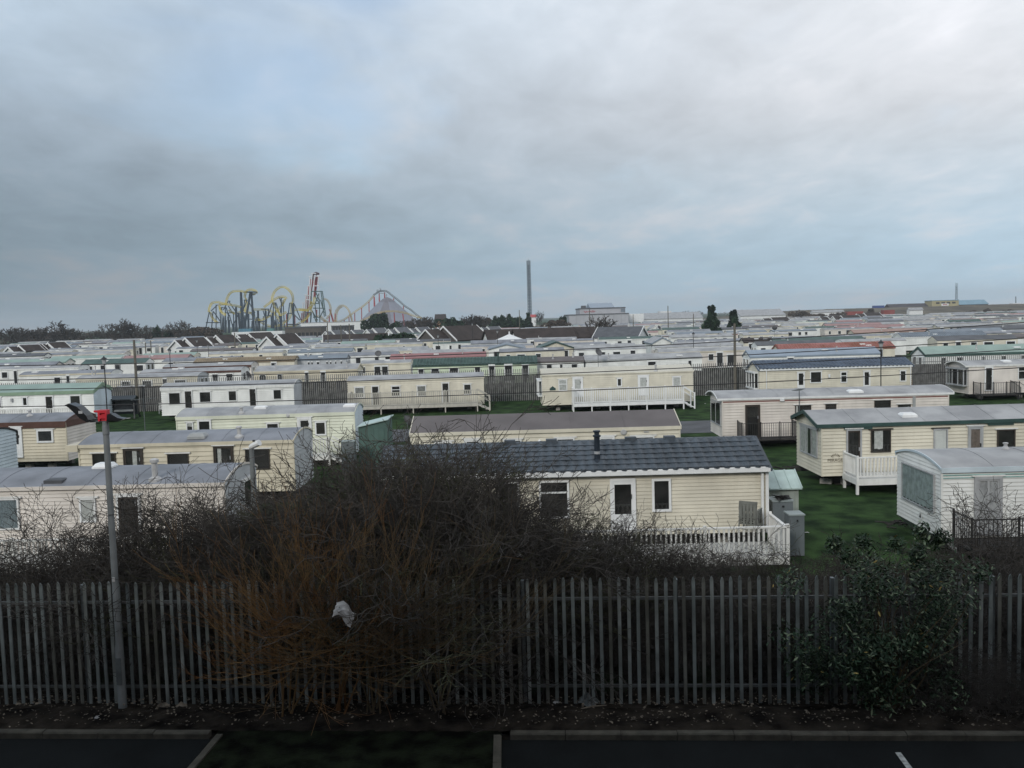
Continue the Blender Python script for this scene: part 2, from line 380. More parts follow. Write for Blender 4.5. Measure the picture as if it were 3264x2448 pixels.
        us = [u0]+[u0+(u1-u0)*t for t in mull]+[u1]
        for x in us[1:-1]: B(x-ft*.4, x+ft*.4, b, b+.032, z0, z1)
        q.k = 1; B(u0, u1, b-.015, b+.002, z0, z1)
        o = q.build('window', [frame, ROOMSHADE], s.root)
        for i in range(len(us)-1):
            for j in range(len(zs)-1):
                bx('pane', GLASS, o, *s.fb(side, us[i]+.002, us[i+1]-.002, b+.018, b+.023, zs[j]+.002, zs[j+1]-.002))
        if curtain: s.curtain(o, side, u0, u1, z0, z1, b+.01, *curtain)
        if blind: bx('blind', blind[0], o, *s.fb(side, u0+.01, u1-.01, b+.006, b+.010, z0+(z1-z0)*blind[1], z1-.005))
        if drip: bx('drip_rail', drip, o, *s.fb(side, u0-ft-.09, u1+ft+.09, 0.0, .085, z1+ft+.004, z1+ft+.05))
        return o
    def curtain(s, o, side, u0, u1, z0, z1, n, spans, m):
        for a, b, lo in spans:
            q = MB(); k = max(6, int((b-a)*(u1-u0)/.035)); pts = []
            for i in range(k+1):
                u = u0+(u1-u0)*(a+(b-a)*i/k); d = n+.005*math.sin(i*1.9)
                x0, x1, y0, y1, _, _ = s.fb(side, u, u, d, d, 0, 0)
                zl = z0+(z1-z0)*(lo+0.02*math.sin(i*.9))
                pts += [(x0, y0, zl), (x0, y0, z1)]
            q.poly(pts, [(2*i, 2*i+2, 2*i+3, 2*i+1) for i in range(k)]); q.build('curtain', m, o)
    def door(s, r, side='n', frame=UPVC, panel=UPVC, glaz=(0.04, 0.96), ft=0.06, curtain=None, drip=WHITE, px=True, mull=(), handle=0.9, base=0.034):
        u0, u1, z0, z1 = s.rect(*r, side) if px else r
        b = base
        q = MB(); B = lambda *a: q.box(*s.fb(side, *a))
        for a in ((u0-ft, u1+ft, b-.02, b+.05, z1, z1+ft), (u0-ft, u0, b-.02, b+.05, z0, z1), (u1, u1+ft, b-.02, b+.05, z0, z1), (u0-ft, u1+ft, b-.02, b+.08, z0-.05, z0)): B(*a)
        o = q.build('door', frame, s.root)
        g0, g1 = z0+(z1-z0)*glaz[0], z0+(z1-z0)*glaz[1]; e = .055
        q = MB()
        for a in ((u0, u1, b, b+.03, z0, g0), (u0, u1, b, b+.03, g1, z1), (u0, u0+e, b, b+.03, g0, g1), (u1-e, u1, b, b+.03, g0, g1)): B(*a)
        us = [u0+e]+[u0+(u1-u0)*t for t in mull]+[u1-e]
        for x in us[1:-1]: B(x-.03, x+.03, b, b+.028, g0, g1)
        if g0-z0 > .35: B(u0+.12, u1-.12, b+.03, b+.038, z0+.1, g0-.1)
        q.k = 1; B(u0+.01, u1-.01, b-.015, b-.001, g0, g1)
        q.build('door_panel', [panel, ROOMSHADE], o)
        for i in range(len(us)-1): bx('pane', GLASS, o, *s.fb(side, us[i], us[i+1], b+.012, b+.018, g0, g1))
        if handle: hu = u0+(u1-u0)*handle; bx('handle', BLACKM if panel is not BRONZE else GREYF, o, *s.fb(side, hu-.012, hu+.012, b+.03, b+.075, z0+.95, z0+1.09))
        if curtain: s.curtain(o, side, u0+e, u1-e, g0, g1, b+.004, *curtain)
        if drip: bx('drip_rail', drip, o, *s.fb(side, u0-ft-.07, u1+ft+.07, 0.0, .09, z1+ft+.004, z1+ft+.045))
        return o
    # ---- roof furniture, by position along the roof and across it
    def rpos(s, px, py):
        for t in [i/60 for i in range(61)]:            # march across the near slope to the point under the pixel
            y = -s.oh+(s.w/2+s.oh)*t; z = s.h(y)
            d = ray(px, py); o = s.A+s.ey*y; k = s.ey.dot(o-EYE)/s.ey.dot(d); p = EYE+d*k
            if p.z <= z+1e-3 or t == 1: return (p-o).dot(s.ex), y, z
        return s.L/2, s.w/2, s.ze+s.rise
    def hatch(s, px, py, w=0.62, d=0.5, h=0.10, m=None):
        x, y, z = s.rpos(px, py); q = MB(); m = m or UPVC
        q.poly([(-w/2, -d/2, -.06), (w/2, -d/2, -.06), (w/2, d/2, -.06), (-w/2, d/2, -.06), (-w/2, -d/2, .04), (w/2, -d/2, .04), (w/2, d/2, .04), (-w/2, d/2, .04),
                (-w*.36, -d*.34, h), (w*.36, -d*.34, h), (w*.36, d*.34, h), (-w*.36, d*.34, h)],
               [(0,1,5,4),(1,2,6,5),(2,3,7,6),(3,0,4,7),(4,5,9,8),(5,6,10,9),(6,7,11,10),(7,4,8,11),(8,9,10,11)])
        q.build('roof_light', m, s.roofo, (x, max(y, .3), z))
    def flue(s, px, py, h=0.45, r=0.07, m=None, cap=True, foot=True):
        x, y, z = s.rpos(px, py); q = MB()
        pr = ([(r*2.3, -.12), (r*2.3, .02), (r*1.5, .07)] if foot else [(r, -.12)])+[(r, .1), (r, h*.8)]+([(r*1.5, h*.82), (r*1.5, h*.95), (r*.9, h)] if cap else [(r, h)])
        q.lathe(pr, n=12); q.build('flue', m or VENT, s.roofo, (x, y, z), smooth=False)
    def ridge_vents(s, fr, m):
        for t in fr: bx('ridge_vent', m, s.roofo, s.L*t-.17, s.L*t+.17, s.w/2-.13, s.w/2+.13, s.ze+s.rise-.02, s.ze+s.rise+.13)
FOOT = []
def tile_roof(cv, m, courses, colw=0.30, individual=True, ridge=True, verge=None):
    """pantile sheets: each tile a shallow S with a turned-down nose, in courses up the slope"""
    w, L, oh = cv.w, cv.L, cv.oh; half = w/2+oh; sl = math.hypot(half, cv.rise); a = math.atan2(cv.rise, half)
    n = round((L+.1)/colw); cw = (L+.1)/n; ch = sl/courses
    def tile(q, ox=0.0, oy=0.0):
        k = 6; P = []
        for j, (t, dz) in enumerate(((0.0, -.040), (0.0, .034), (1.10, .0))):
            for i in range(k+1):
                u = i/k; zz = .036*math.cos(2*math.pi*u)+dz+.022; nose = -.11*math.cos(2*math.pi*u) if j < 2 else 0
                P.append((ox+(u-.5)*cw, oy+t*ch+nose*.6, zz))
        q.poly(P, [(j*(k+1)+i, j*(k+1)+i+1, (j+1)*(k+1)+i+1, (j+1)*(k+1)+i) for j in range(2) for i in range(k)])
    q = MB(); tile(q); me = q.mesh('roof_tile', m)
    rng = random.Random(7)
    for side in (0, 1):
        if individual and side == 0:
            for c in range(courses):
                for i in range(n):
                    t = c*ch; o = link('tile', me, cv.roofo)
                    o.location = (-.05+(i+.5)*cw, -oh-.03+t*math.cos(a), cv.ze+.012+t*math.sin(a)+rng.uniform(-.004, .004)); o.rotation_euler = (a, 0, rng.uniform(-.006, .006))
        else:
            q = MB()
            for c in range(courses):
                for i in range(n): tile(q, (i+.5)*cw, c*ch)
            o = q.build('tiles', m, cv.roofo); tag(o, kind='stuff')
            if side == 0: o.location = (-.05, -oh-.03, cv.ze+.012); o.rotation_euler = (a, 0, 0)
            else: o.location = (L+.05, w+oh+.03, cv.ze+.012); o.rotation_euler = (a, 0, math.pi)
    if ridge:
        q = MB(); q.prism([(w/2-.13, cv.ze+cv.rise-.01), (w/2-.07, cv.ze+cv.rise+.06), (w/2+.07, cv.ze+cv.rise+.06), (w/2+.13, cv.ze+cv.rise-.01)], 0, -.09, L+.09); q.build('ridge_capping', m, cv.roofo)
    if verge is not None:
        q = MB(); q.prism([(-oh-.05, cv.ze-.02), (w/2, cv.ze+cv.rise+.06), (w+oh+.05, cv.ze-.02), (w+oh+.05, cv.ze-.12), (w/2, cv.ze+cv.rise-.06), (-oh-.05, cv.ze-.12)], 0, -.06, .06); me = q.mesh('verge_capping', verge)
        for x in (-.1, L+.1): link('verge_capping', me, cv.roofo, (x, 0, 0))
def bay(cv, side, v0, v1, z0, z1, proj=0.28, frame=UPVC, panes=3, curtain=None):
    """box bay window standing proud of an end wall"""
    q = MB(); B = lambda *a: q.box(*cv.fb(side, *a)); ft = .06
    B(v0-ft, v1+ft, 0, proj+.03, z0-.09, z0); B(v0-ft, v1+ft, 0, proj+.05, z1, z1+.1)
    for i in range(panes+1):
        v = v0+(v1-v0)*i/panes; B(v-ft/2, v+ft/2, proj-.07, proj, z0, z1)
    for v in (v0, v1): B(v-ft/2, v+ft/2, 0.0, .06, z0, z1)
    q.k = 1; B(v0+.03, v1-.03, .024, .03, z0, z1)
    o = q.build('bay_window', [frame, ROOMSHADE], cv.root)
    for i in range(panes):
        a = v0+(v1-v0)*i/panes+ft/2; b = v0+(v1-v0)*(i+1)/panes-ft/2
        bx('pane', GLASS, o, *cv.fb(side, a, b, proj-.04, proj-.034, z0, z1))
    for v in (v0, v1): bx('pane', GLASS, o, *cv.fb(side, v-.003, v+.003, .06, proj-.07, z0, z1))
    if curtain: cv.curtain(o, side, v0+.05, v1-.05, z0, z1, proj-.12, *curtain)
    return o
def railing(root, a, b, z0, z1, m, pt=.09, post_gap=1.3, bal=.11, bt=.03, post_low=None, ends=(1, 1), top=.09, rail_t=.05, pname='post'):
    """handrail, bottom rail, posts and single balusters from a to b (local points)"""
    a = Vector(a); b = Vector(b); d = b-a; L = d.length; e = d/L; ang = math.atan2(d.y, d.x)
    def pc(name, u0, u1, hw, za, zb):
        o = bx(name, m, root, -.5, .5, -.5, .5, -.5, .5); p = a+e*((u0+u1)/2)
        o.location = (p.x, p.y, (za+zb)/2); o.rotation_euler.z = ang; o.scale = (u1-u0, hw, zb-za); return o
    n = max(1, round(L/post_gap))
    for i in range(n+1):
        if (i == 0 and not ends[0]) or (i == n and not ends[1]): continue
        pc(pname, L*i/n-pt/2, L*i/n+pt/2, pt, z0 if post_low is None else post_low, z1+.05)
    for i in range(n):
        u0, u1 = L*i/n+pt/2, L*(i+1)/n-pt/2
        pc('handrail', u0, u1, top, z1-rail_t, z1); pc('bottom_rail', u0, u1, top*.7, z0+.08, z0+.08+rail_t)
        k = max(1, round((u1-u0)/bal))
        for j in range(k): t = u0+(u1-u0)*(j+.5)/k; pc('baluster', t-bt/2, t+bt/2, bt, z0+.08+rail_t, z1-rail_t)
def deck(label, cv, u0, u1, depth, zf, top, m, stairs=None, rails=('f', 'l', 'r'), group=None, bal=.11, post_gap=1.3, board=True, gapn=.10, post_low=0.0, bt=.03):
    """raised timber deck along the near wall of a caravan"""
    A = cv.A+cv.ex*u0; root = thing('timber_deck', label, 'deck', A, cv.rz, group); L = u1-u0; y0, y1 = -gapn-depth, -gapn
    k = max(3, round(depth/.145))
    for i in range(k):
        w = depth/k; bx('deck_board', m, root, 0, L, y0+i*w+.006, y0+(i+1)*w-.006, zf-.03, zf)
    q = MB(); q.box(0.03, L-.03, y0-.022, y0, zf-.22, zf-.004); q.box(-.02, 0.0, y0, y1, zf-.22, zf-.004); q.box(L, L+.02, y0, y1, zf-.22, zf-.004); q.build('skirting', m, root)
    if 'f' in rails: railing(root, (0, y0+.05, 0), (L, y0+.05, 0), zf, top, m, post_gap=post_gap, bal=bal, post_low=post_low, bt=bt)
    else:
        for x in (.05, L-.05): bx('post', m, root, x-.045, x+.045, y0+.03, y0+.12, 0, zf-.03)
    for sd_, x in (('l', .05), ('r', L-.05)):
        if sd_ in rails: railing(root, (x, y0+.1, 0), (x, y1-.03, 0), zf, top, m, post_gap=3, bal=bal, ends=(0, 1), post_low=0, bt=bt)
    for x in (.4, L/2, L-.4): bx('bearer', CHASS, root, x, x+.07, y0+.1, y1, zf-.16, zf-.032)
    if stairs:
        sx, n, run = stairs; rise = zf/(n+1)
        for i in range(n):
            z = zf-rise*(i+1); x = L+.03+run*i if sx == 'r' else -.03-run*i
            a, b = (x, x+run+.03) if sx == 'r' else (x-run-.03, x)
            bx('step', m, root, a, b, y0+.1, y1-.1, z-.04, z)
        sg = 1 if sx == 'r' else -1; xb = L+.02 if sx == 'r' else -.02; xe = xb+sg*run*(n+.3)
        for y in (y0+.08, y1-.1):
            bar('stringer', m, root, (xb, y, zf-.12), (xe, y, 0.08), .06)
            bx('post', m, root, min(xe-.045, xe+.045), xe+.045, y-.045, y+.045, 0, top-zf+.1)
            bar('handrail', m, root, (xb, y, top-.03), (xe, y, top-zf+.06), .06); bar('handrail', m, root, (xb, y, top-.4), (xe, y, top-zf-.3), .04)
    return root
def iron_porch(label, cv, u0, u1, depth, zf, top, stair=True, ends='lr', group='black iron porch rails'):
    A = cv.A+cv.ex*u0; root = thing('iron_porch', label, 'porch', A, cv.rz, group); L = u1-u0; y0, y1 = -.10-depth, -.10
    q = MB(); q.box(0, L, y0, y1, zf-.06, zf); q.build('platform', CHASS, root)
    for x in (.05, L-.05): bx('leg', BLACKM, root, x-.025, x+.025, y0+.02, y0+.07, 0, zf-.06)
    railing(root, (0, y0+.03, 0), (L, y0+.03, 0), zf-.02, top, BLACKM, pt=.05, post_gap=1.1, bal=.12, bt=.018, top=.04, rail_t=.03)
    for x in ((0.03,) if 'l' in ends else ())+((L-.03,) if 'r' in ends else ()): railing(root, (x, y0+.06, 0), (x, y1, 0), zf-.02, top, BLACKM, pt=.05, post_gap=3, bal=.12, bt=.018, top=.04, rail_t=.03, ends=(0, 1))
    if stair:
        for i in range(2): bx('step', CHASS, root, L+.02+.26*i, L+.28+.26*i, y0+.1, y1-.05, zf-.2*(i+1)-.04, zf-.2*(i+1))
        for y in (y0+.05, y1-.05):
            bar('handrail', BLACKM, root, (L, y, top-.02), (L+.7, y, top-.5), .03); bx('post', BLACKM, root, L+.68, L+.72, y-.02, y+.02, 0, top-.48)
    return root
# ================================================================== ground
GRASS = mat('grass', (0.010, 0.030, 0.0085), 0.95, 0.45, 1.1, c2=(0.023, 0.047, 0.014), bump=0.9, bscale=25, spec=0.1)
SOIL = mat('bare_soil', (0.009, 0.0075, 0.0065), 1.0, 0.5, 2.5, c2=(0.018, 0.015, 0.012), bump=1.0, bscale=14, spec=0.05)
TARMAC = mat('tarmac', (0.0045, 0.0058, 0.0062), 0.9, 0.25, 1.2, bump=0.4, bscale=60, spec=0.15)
ROADM = mat('site_road', (0.075, 0.078, 0.085), 0.9, 0.2, 0.8, bump=0.3, bscale=40)
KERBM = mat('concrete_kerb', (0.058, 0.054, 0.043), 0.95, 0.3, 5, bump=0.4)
def sheet(name, pts, z, m):
    q = MB(); q.poly([(x, y, z) for x, y in pts], [tuple(range(len(pts)))]); return tag(q.build(name, m), kind='structure')
SL = -0.0671                                              # the car park, kerb and front fence run 3.9 degrees off the rows
def fy(x, y0): return y0+SL*x                             # a line parallel to the fence
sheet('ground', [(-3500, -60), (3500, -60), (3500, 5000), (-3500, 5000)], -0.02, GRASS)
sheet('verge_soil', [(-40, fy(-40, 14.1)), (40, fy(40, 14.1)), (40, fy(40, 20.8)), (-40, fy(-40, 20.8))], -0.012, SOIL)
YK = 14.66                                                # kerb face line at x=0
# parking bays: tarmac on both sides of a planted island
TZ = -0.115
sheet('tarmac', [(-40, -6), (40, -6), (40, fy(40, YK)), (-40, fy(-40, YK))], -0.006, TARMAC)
q = MB(); isl = [(-5.20, fy(-5.2, YK)+.3), (-.34, fy(-.34, YK)+.3), (-.30, 9.0), (-5.62, 9.0)]
q.poly([(x, y, .07) for x, y in isl]+[(x, y, -.01) for x, y in isl], [(0, 3, 2, 1), (0, 1, 5, 4), (1, 2, 6, 5), (2, 3, 7, 6), (3, 0, 4, 7)])
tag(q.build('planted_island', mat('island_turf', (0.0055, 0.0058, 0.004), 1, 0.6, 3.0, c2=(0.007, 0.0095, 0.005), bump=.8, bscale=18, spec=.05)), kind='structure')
q = MB(); bk = [(-40, fy(-40, YK)+.13), (40, fy(40, YK)+.13), (40, fy(40, 15.75)), (-40, fy(-40, 15.75))]
# raised soil bank behind the kerb, humped and uneven
rng = random.Random(3); nx, ny = 260, 12; V = []; Fc = []
for j in range(ny+1):
    for i in range(nx+1):
        x = -20+40*i/nx; t = j/ny; y = fy(x, YK+.14)+t*1.35
        V.append((x, y, .075+.05*math.sin(t*math.pi)*(1+.5*math.sin(x*2.1))+rng.uniform(-.018, .018)-(.09*t if t > .6 else 0)))
for j in range(ny):
    for i in range(nx): a = j*(nx+1)+i; Fc.append((a, a+1, a+nx+2, a+nx+1))
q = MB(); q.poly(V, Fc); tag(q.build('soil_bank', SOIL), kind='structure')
# kerb stones, each a block of its own
kerb = tag(link('kerb', None, None, (0, 0, 0)), kind='structure')
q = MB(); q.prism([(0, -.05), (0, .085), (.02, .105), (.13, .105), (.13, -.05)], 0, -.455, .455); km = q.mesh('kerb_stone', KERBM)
ang = math.atan(SL)
def kerb_run(a, b, skip=None):
    a = Vector((*a, 0)); b = Vector((*b, 0)); d = b-a; n = max(1, int(d.length/.92)); th = math.atan2(d.y, d.x)
    for i in range(n):
        p = a+d*((i+.5)/n); o = link('kerb_stone', km, kerb, p); o.rotation_euler.z = th; o.scale.x = d.length/n/.92; o.location.z += rng.uniform(-.006, .006)
kerb_run((-20, fy(-20, YK)), (-5.33, fy(-5.33, YK))); kerb_run((-.2, fy(-.2, YK)), (20, fy(20, YK)))
kerb_run((-5.20, fy(-5.2, YK)-.02), (-5.62, 9.0)); kerb_run((-.31, 9.0), (-.34, fy(-.34, YK)-.02))
q = MB(); p1 = at_z(2862, 2398, 0); p2 = at_z(2915, 2470, 0)
d = (p2-p1); d.z = 0; e = Vector((-d.y, d.x, 0)).normalized()*.045
q.poly([tuple(p1+e), tuple(p1-e), tuple(p1-e+d*5), tuple(p1+e+d*5)], [(0, 1, 2, 3)])
for i in range(len(q.v)): q.v[i] = (q.v[i][0], q.v[i][1], .0)
tag(q.build('bay_line', mat('worn_white_line', (0.30, 0.31, 0.30), .9, .4, 10)), kind='structure')
# site roads
sheet('site_road', [(-120, 52.0), (160, 53.5), (160, 59.5), (-120, 58.0)], -0.004, ROADM)
sheet('site_road', [(-140, 112), (190, 112), (190, 117), (-140, 117)], -0.004, ROADM)
sheet('site_road', [(-260, 186), (330, 186), (330, 192), (-260, 192)], -0.004, ROADM)
# pale worn slabs under some caravans
PAD = mat('worn_hardstanding', (0.050, 0.046, 0.040), .95, .4, 1.5, bump=.4)
for a in ((12.8, 35.9, 21, 38.4), (13.0, 25.8, 22, 28.2), (-4, 26.2, 7.6, 30), (-18, 26, -8.4, 30), (-17.4, 35.4, -8.6, 39.2), (3.5, 71.5, 14, 74.5), (11.8, 47.6, 22, 50), (35, 68.6, 46, 71)):
    sheet('hardstanding', [(a[0], a[1]), (a[2], a[1]), (a[2], a[3]), (a[0], a[3])], -0.003, PAD)
# unseen building the view is taken from, made tall to shade the car park
BRICK = mat('brown_brick', (0.20, 0.12, 0.09), .9, .2, 4)
bld = thing('unseen_building', 'tall brown brick building overlooking the car park from behind', 'building', (0, -1.2, 0))
q = MB(); q.box(-34, 34, -13, 0, -.02, 13.0); q.build('wall', BRICK, bld)
q = MB(); q.prism([(-13.4, 13.0), (.35, 13.0), (-6.5, 16.0)], 0, -34.4, 34.4); q.build('roof', BROWNR, bld)
for fl in range(4):
    for i in range(-8, 9):
        x = i*3.9+1.95; bx('window', DARKGLASS, bld, x-.6, x+.6, -.02, .03, .9+2.75*fl, 2.2+2.75*fl)
# ================================================================== front row
c1 = Caravan('old cream caravan with low grey bowed roof, partly hidden behind leafless hedge', (-300, 1561), (712, 1538), wall=PINKW, roofm=ROOFG, boards=True, endm=GREYW, fascia=PINKW, fh=.10, ov=.03, pitch=.11)  # grey end wall: its side away from the sun is darkened by colour
c1.win((-90, 1594, 59, 1683), blind=(BLINDB, 0.0), frame=UPVC); c1.win((262, 1592, 302, 1658), curtain=([(0, 1, 0)], NET))
c1.door((382, 1583, 445, 1712), panel=BRONZE, frame=UPVC, glaz=(.05, .95)); c1.win((773, 1530, 800, 1596), side='r', frame=UPVC)
c1.hatch(178, 1533, .55, .4, .07, DGREY); c1.hatch(335, 1487, .6, .5, .14); c1.flue(495, 1528, .62, .085); c1.flue(-120, 1520)
bx('vent_grille', CREAM, c1.root, *c1.fb('n', *(lambda r: (r[0], r[1], .02, .05, r[2], r[3]))(c1.rect(280, 1558, 302, 1563))))
c14 = Caravan('cream caravan with slate-blue tiled roof and white gutter, behind big bare bush', (1216, 1518), (2440, 1486), zb=.5, ze=2.45, rise=.62, roof='pitch', w=3.3, wall=CREAM, roofm=SLATE, boards=True, fascia=UPVC, fh=.16, oh=.12, pitch=.11)
tile_roof(c14, SLATE, 6, .30, True, True, SLATE)
c14.win((1725, 1537, 1808, 1645), trans=.30, ft=.06, drip=None); c14.door((1953, 1532, 2018, 1690), glaz=(.33, .93), ft=.075, drip=None); c14.win((2085, 1532, 2131, 1622), ft=.07, drip=None)
c14.win((1596, 1540, 1650, 1700), ft=.06, drip=None); c14.win((1300, 1545, 1400, 1640), trans=.3, drip=None)
x = c14.L-.12
for xx in (.12, x): bx('downpipe', UPVC, c14.root, xx-.035, xx+.035, -.12, -.04, .5, 2.3)
q = MB(); q.prism([(-.26, 2.33), (-.14, 2.33), (-.14, 2.44), (-.155, 2.44), (-.155, 2.35), (-.245, 2.35), (-.245, 2.44), (-.26, 2.44)], 0, -.08, c14.L+.08); q.build('gutter', UPVC, c14.root)
px, py, pz = c14.rpos(1904, 1470); q = MB(); q.lathe([(.16, -.1), (.16, .0), (.085, .06), (.085, .72), (.12, .74), (.12, .78), (.075, .8), (.075, .86), (.11, .88), (.11, .92), (.05, .93)], n=14); fl = q.build('flue', DKBLUE, c14.roofo, (px, py, pz))
q = MB(); q.lathe([(.09, .22), (.09, .30)], n=14); q.build('collar', GREYF, fl)
c14.ridge_vents((.335, .45, .668, .775), SLATE)
bx('corner_trim', UPVC, c14.root, c14.L-.015, c14.L+.075, -.065, .05, .5, 2.45)
c12 = Caravan('white caravan with bowed grey roof, raking lower skirt and curtained end window', (3003, 1492), (3500, 1480), ang=-1.5, ze=2.5, zb=.52, w=3.1, rise=.24, wall=WHITEC, roofm=ROOFL, boards=True, fascia=BLUEW, fh=.13, ov=.04, pitch=.11)
c12.win((.42, 2.62, 1.18, 2.22), side='l', px=False, frame=GREYF, ft=.03, curtain=([(0, 1, .02)], mat('teal_net', (.40, .46, .46), .9, .2, 6)), drip=None)
c12.door((3112, 1527, 3182, 1697), frame=GREYF, panel=GREYF, glaz=(.04, .97), ft=.08, drip=WHITE, mull=(.5,), curtain=([(0, 1, 0)], mat('grey_net', (.42, .42, .43), .9, .2, 6)), handle=None)
c12.flue(3205, 1432, .2, .05)
for z in (2.30, 2.22): bx('trim_strip', mat('sea_green_trim', (.25, .42, .40), .5, .1, 3), c12.root, -.03, c12.L+.03, -.034, -.02, z-.018, z+.012)
# raking skirt on the end wall
q = MB(); zz = .52
q.poly([(-.03, 0, .52), (-.03, c12.w, .52), (.42, c12.w, .10), (.42, 0, .10), (-.03, 0, .52), (.42, 0, .52), (-.03, c12.w, .52), (.42, c12.w, .52)], [(0, 1, 2, 3), (4, 3, 5), (6, 7, 2)]); q.build('raking_skirt', GREYW, c12.root)
q = MB(); q.box(.42, c12.L-.2, .02, c12.w-.02, .12, .52); q.build('skirt', CHASS, c12.root)
q = MB(); q.poly([(0, -.12, -.1), (0, .12, -.1), (0, .16, -.02), (0, .0, .12), (0, -.14, -.02)], [(0, 1, 2, 3, 4)]); q.build('badge', UPVC, c12.root, (-.03, 1.35, .88))
q = MB(); q.poly([(0, -.07, -.07), (0, .08, -.07), (0, .03, .0), (0, .0, .08), (0, -.05, .0)], [(0, 1, 2, 3, 4)]); q.build('badge_mark', CHASS, c12.root, (-.034, 1.35, .88))
iron_porch('black iron porch rail in front of the white caravan with curtained doors', c12, .25, 5.2, 1.15, .50, 1.32, False, 'l')
deck('weathered white deck with picket balustrade along the slate-blue tiled caravan', c14, 4.6, 11.42, 1.7, .24, 1.08, WHITE, rails=('f', 'r'), bal=.135, bt=.05, post_gap=2.4)
deck('low white picket deck in front of the old pinkish caravan', c1, 2.2, 9.0, 1.3, .45, 1.2, WHITE, rails=('f', 'r'), bal=.12, bt=.045, post_gap=1.7)
# ================================================================== second row
c2 = Caravan('buff corrugated caravan with grey bowed roof, its dark windows low under the eave', (252, 1419), (933, 1402), ze=2.45, zb=.42, wall=CREAM2, roofm=ROOFG, boards=True, endm=GREYW, fascia=CREAM2, fh=.12, ov=.03, pitch=.19)  # end boards greyed so the shaded side is in the colour
c2.win((300, 1447, 368, 1500), frame=BRONZE, ft=.035, trans=.75); c2.door((400, 1432, 455, 1545), frame=BRONZE, panel=BRONZE, curtain=([(.45, .75, .1)], NET), ft=.04)
c2.win((538, 1448, 600, 1495), frame=BRONZE, ft=.03); c2.door((687, 1424, 743, 1540), frame=BRONZE, panel=BRONZE, curtain=([(.1, .35, .0)], NET), ft=.04); c2.win((786, 1433, 858, 1493), frame=BRONZE, ft=.03)
c2.hatch(632, 1393, .7, .55, .16, GREYPVC); c2.flue(763, 1392, .42, .08)
q = MB(); q.prism([(-.12, 2.2), (-.12, 2.46), (3.1, 2.46), (3.1, 2.2)], 0, -.5, -.02); q.build('front_canopy', CREAM2, c2.root)
c13 = Caravan('long cream caravan with plain mauve-brown felt roof, behind slate-blue tiled ridge', (1311, 1381), (2165, 1358), ze=2.45, rise=.52, roof='pitch', w=3.2, wall=CREAM, roofm=ROOFM, boards=True, fascia=CREAM, fh=.13, ang=-.4, seams=2.1)
for r in ((1389, 1412, 1437, 1470), (1609, 1405, 1659, 1465), (1777, 1400, 1827, 1460), (2019, 1394, 2081, 1452)): c13.win(r, ft=.06)
c13.door((1485, 1403, 1530, 1520)); c13.door((1911, 1394, 1955, 1510))
q = MB(); q.lathe([(.13, 0), (.13, .04), (.09, .06)], n=14); o = q.build('round_vent', VENT, c13.root, (c13.uv(1987, 1376)[0], -.03, c13.uv(1987, 1376)[1])); o.rotation_euler.x = math.pi/2
u, z = c13.uv(1720, 1412); q = MB(); q.lathe([(.02, .16), (.07, .1), (.06, -.08), (.03, -.12)], (0, 0), 8); q.build('wall_lamp', UPVC, c13.root, (u, -.11, z))
for xx in (1818, 2052): bx('vent_grille', VENT, c13.root, *c13.fb('n', *(lambda r: (r[0], r[1], .02, .05, r[2], r[3]))(c13.rect(xx, 1374, xx+16, 1378))))
c11 = Caravan('cream caravan with dark green roof trim, MIRAGE emblem and white porch deck', (2620, 1353), (3500, 1326), ze=2.5, zb=.45, roof='pitch', rise=.42, w=3.0, wall=CREAM, roofm=ROOFL, boards=True, fascia=DGREENF, fh=.13, ang=.6, oh=.1, ov=.22, pitch=.135)
c11.door((2701, 1372, 2740, 1522), panel=BRONZE, frame=GREYF); c11.win((2777, 1372, 2835, 1438), frame=BRONZE, ft=.035, curtain=([(.15, .62, .12)], NET), drip=BRONZE)
c11.win((2978, 1370, 3015, 1440), frame=GREYF, blind=(WHITE, 0), drip=BRONZE); c11.door((3088, 1362, 3126, 1500), frame=GREYF, panel=GREYF, curtain=([(.0, 1, 0)], mat('brown_net', (.20, .16, .14), .9, .2, 6)))
c11.win((3180, 1372, 3230, 1440), frame=BRONZE); c11.hatch(2892, 1325, .6, .5, .12)
c11.win((.45, 2.4, 1.15, 2.2), side='l', px=False, frame=GREYF, ft=.05, mull=(.33, .66), curtain=([(.55, 1, 0), (0, .3, 0)], NET), drip=GREYF)
for k in range(2): bx('lintel_trim', DGREENF, c11.root, *c11.fb('n', *((.85, 1.95) if k == 0 else (6.5, 7.5)), .02, .09, 2.28, 2.36))
tx = bpy.data.curves.new('emblem_lettering', 'FONT'); tx.body = 'MIRAGE'; tx.size = .17; tx.extrude = .004; tx.align_x = 'CENTER'
tob = bpy.data.objects.new('tmp', tx); col.objects.link(tob); bpy.context.view_layer.update()
tme = bpy.data.meshes.new_from_object(tob.evaluated_get(bpy.context.evaluated_depsgraph_get())); bpy.data.objects.remove(tob)
EMB = mat('faded_emblem', (.14, .12, .09), .7, .2, 8); tme.materials.clear(); tme.materials.append(EMB)
u, z = c11.uv(2661, 1471); o = link('emblem_lettering', tme, c11.root, (u, -.03, z)); o.rotation_euler.x = math.pi/2
q = MB()
for k in range(-3, 4):
    a = k*.36; q.poly([(math.sin(a)*.09, 0, math.cos(a)*.09), (math.sin(a+.1)*.2, 0, math.cos(a+.1)*.2), (math.sin(a-.1)*.2, 0, math.cos(a-.1)*.2)], [(0, 1, 2)])
q.build('emblem_sunburst', EMB, c11.root, (u+.02, -.032, z+.12))
deck('white porch deck with picket rail on square legs beside the green-trimmed caravan', c11, .78, 4.6, 1.5, .58, 1.42, WHITE, rails=('f', 'l'), bal=.13, bt=.05, post_gap=1.9)
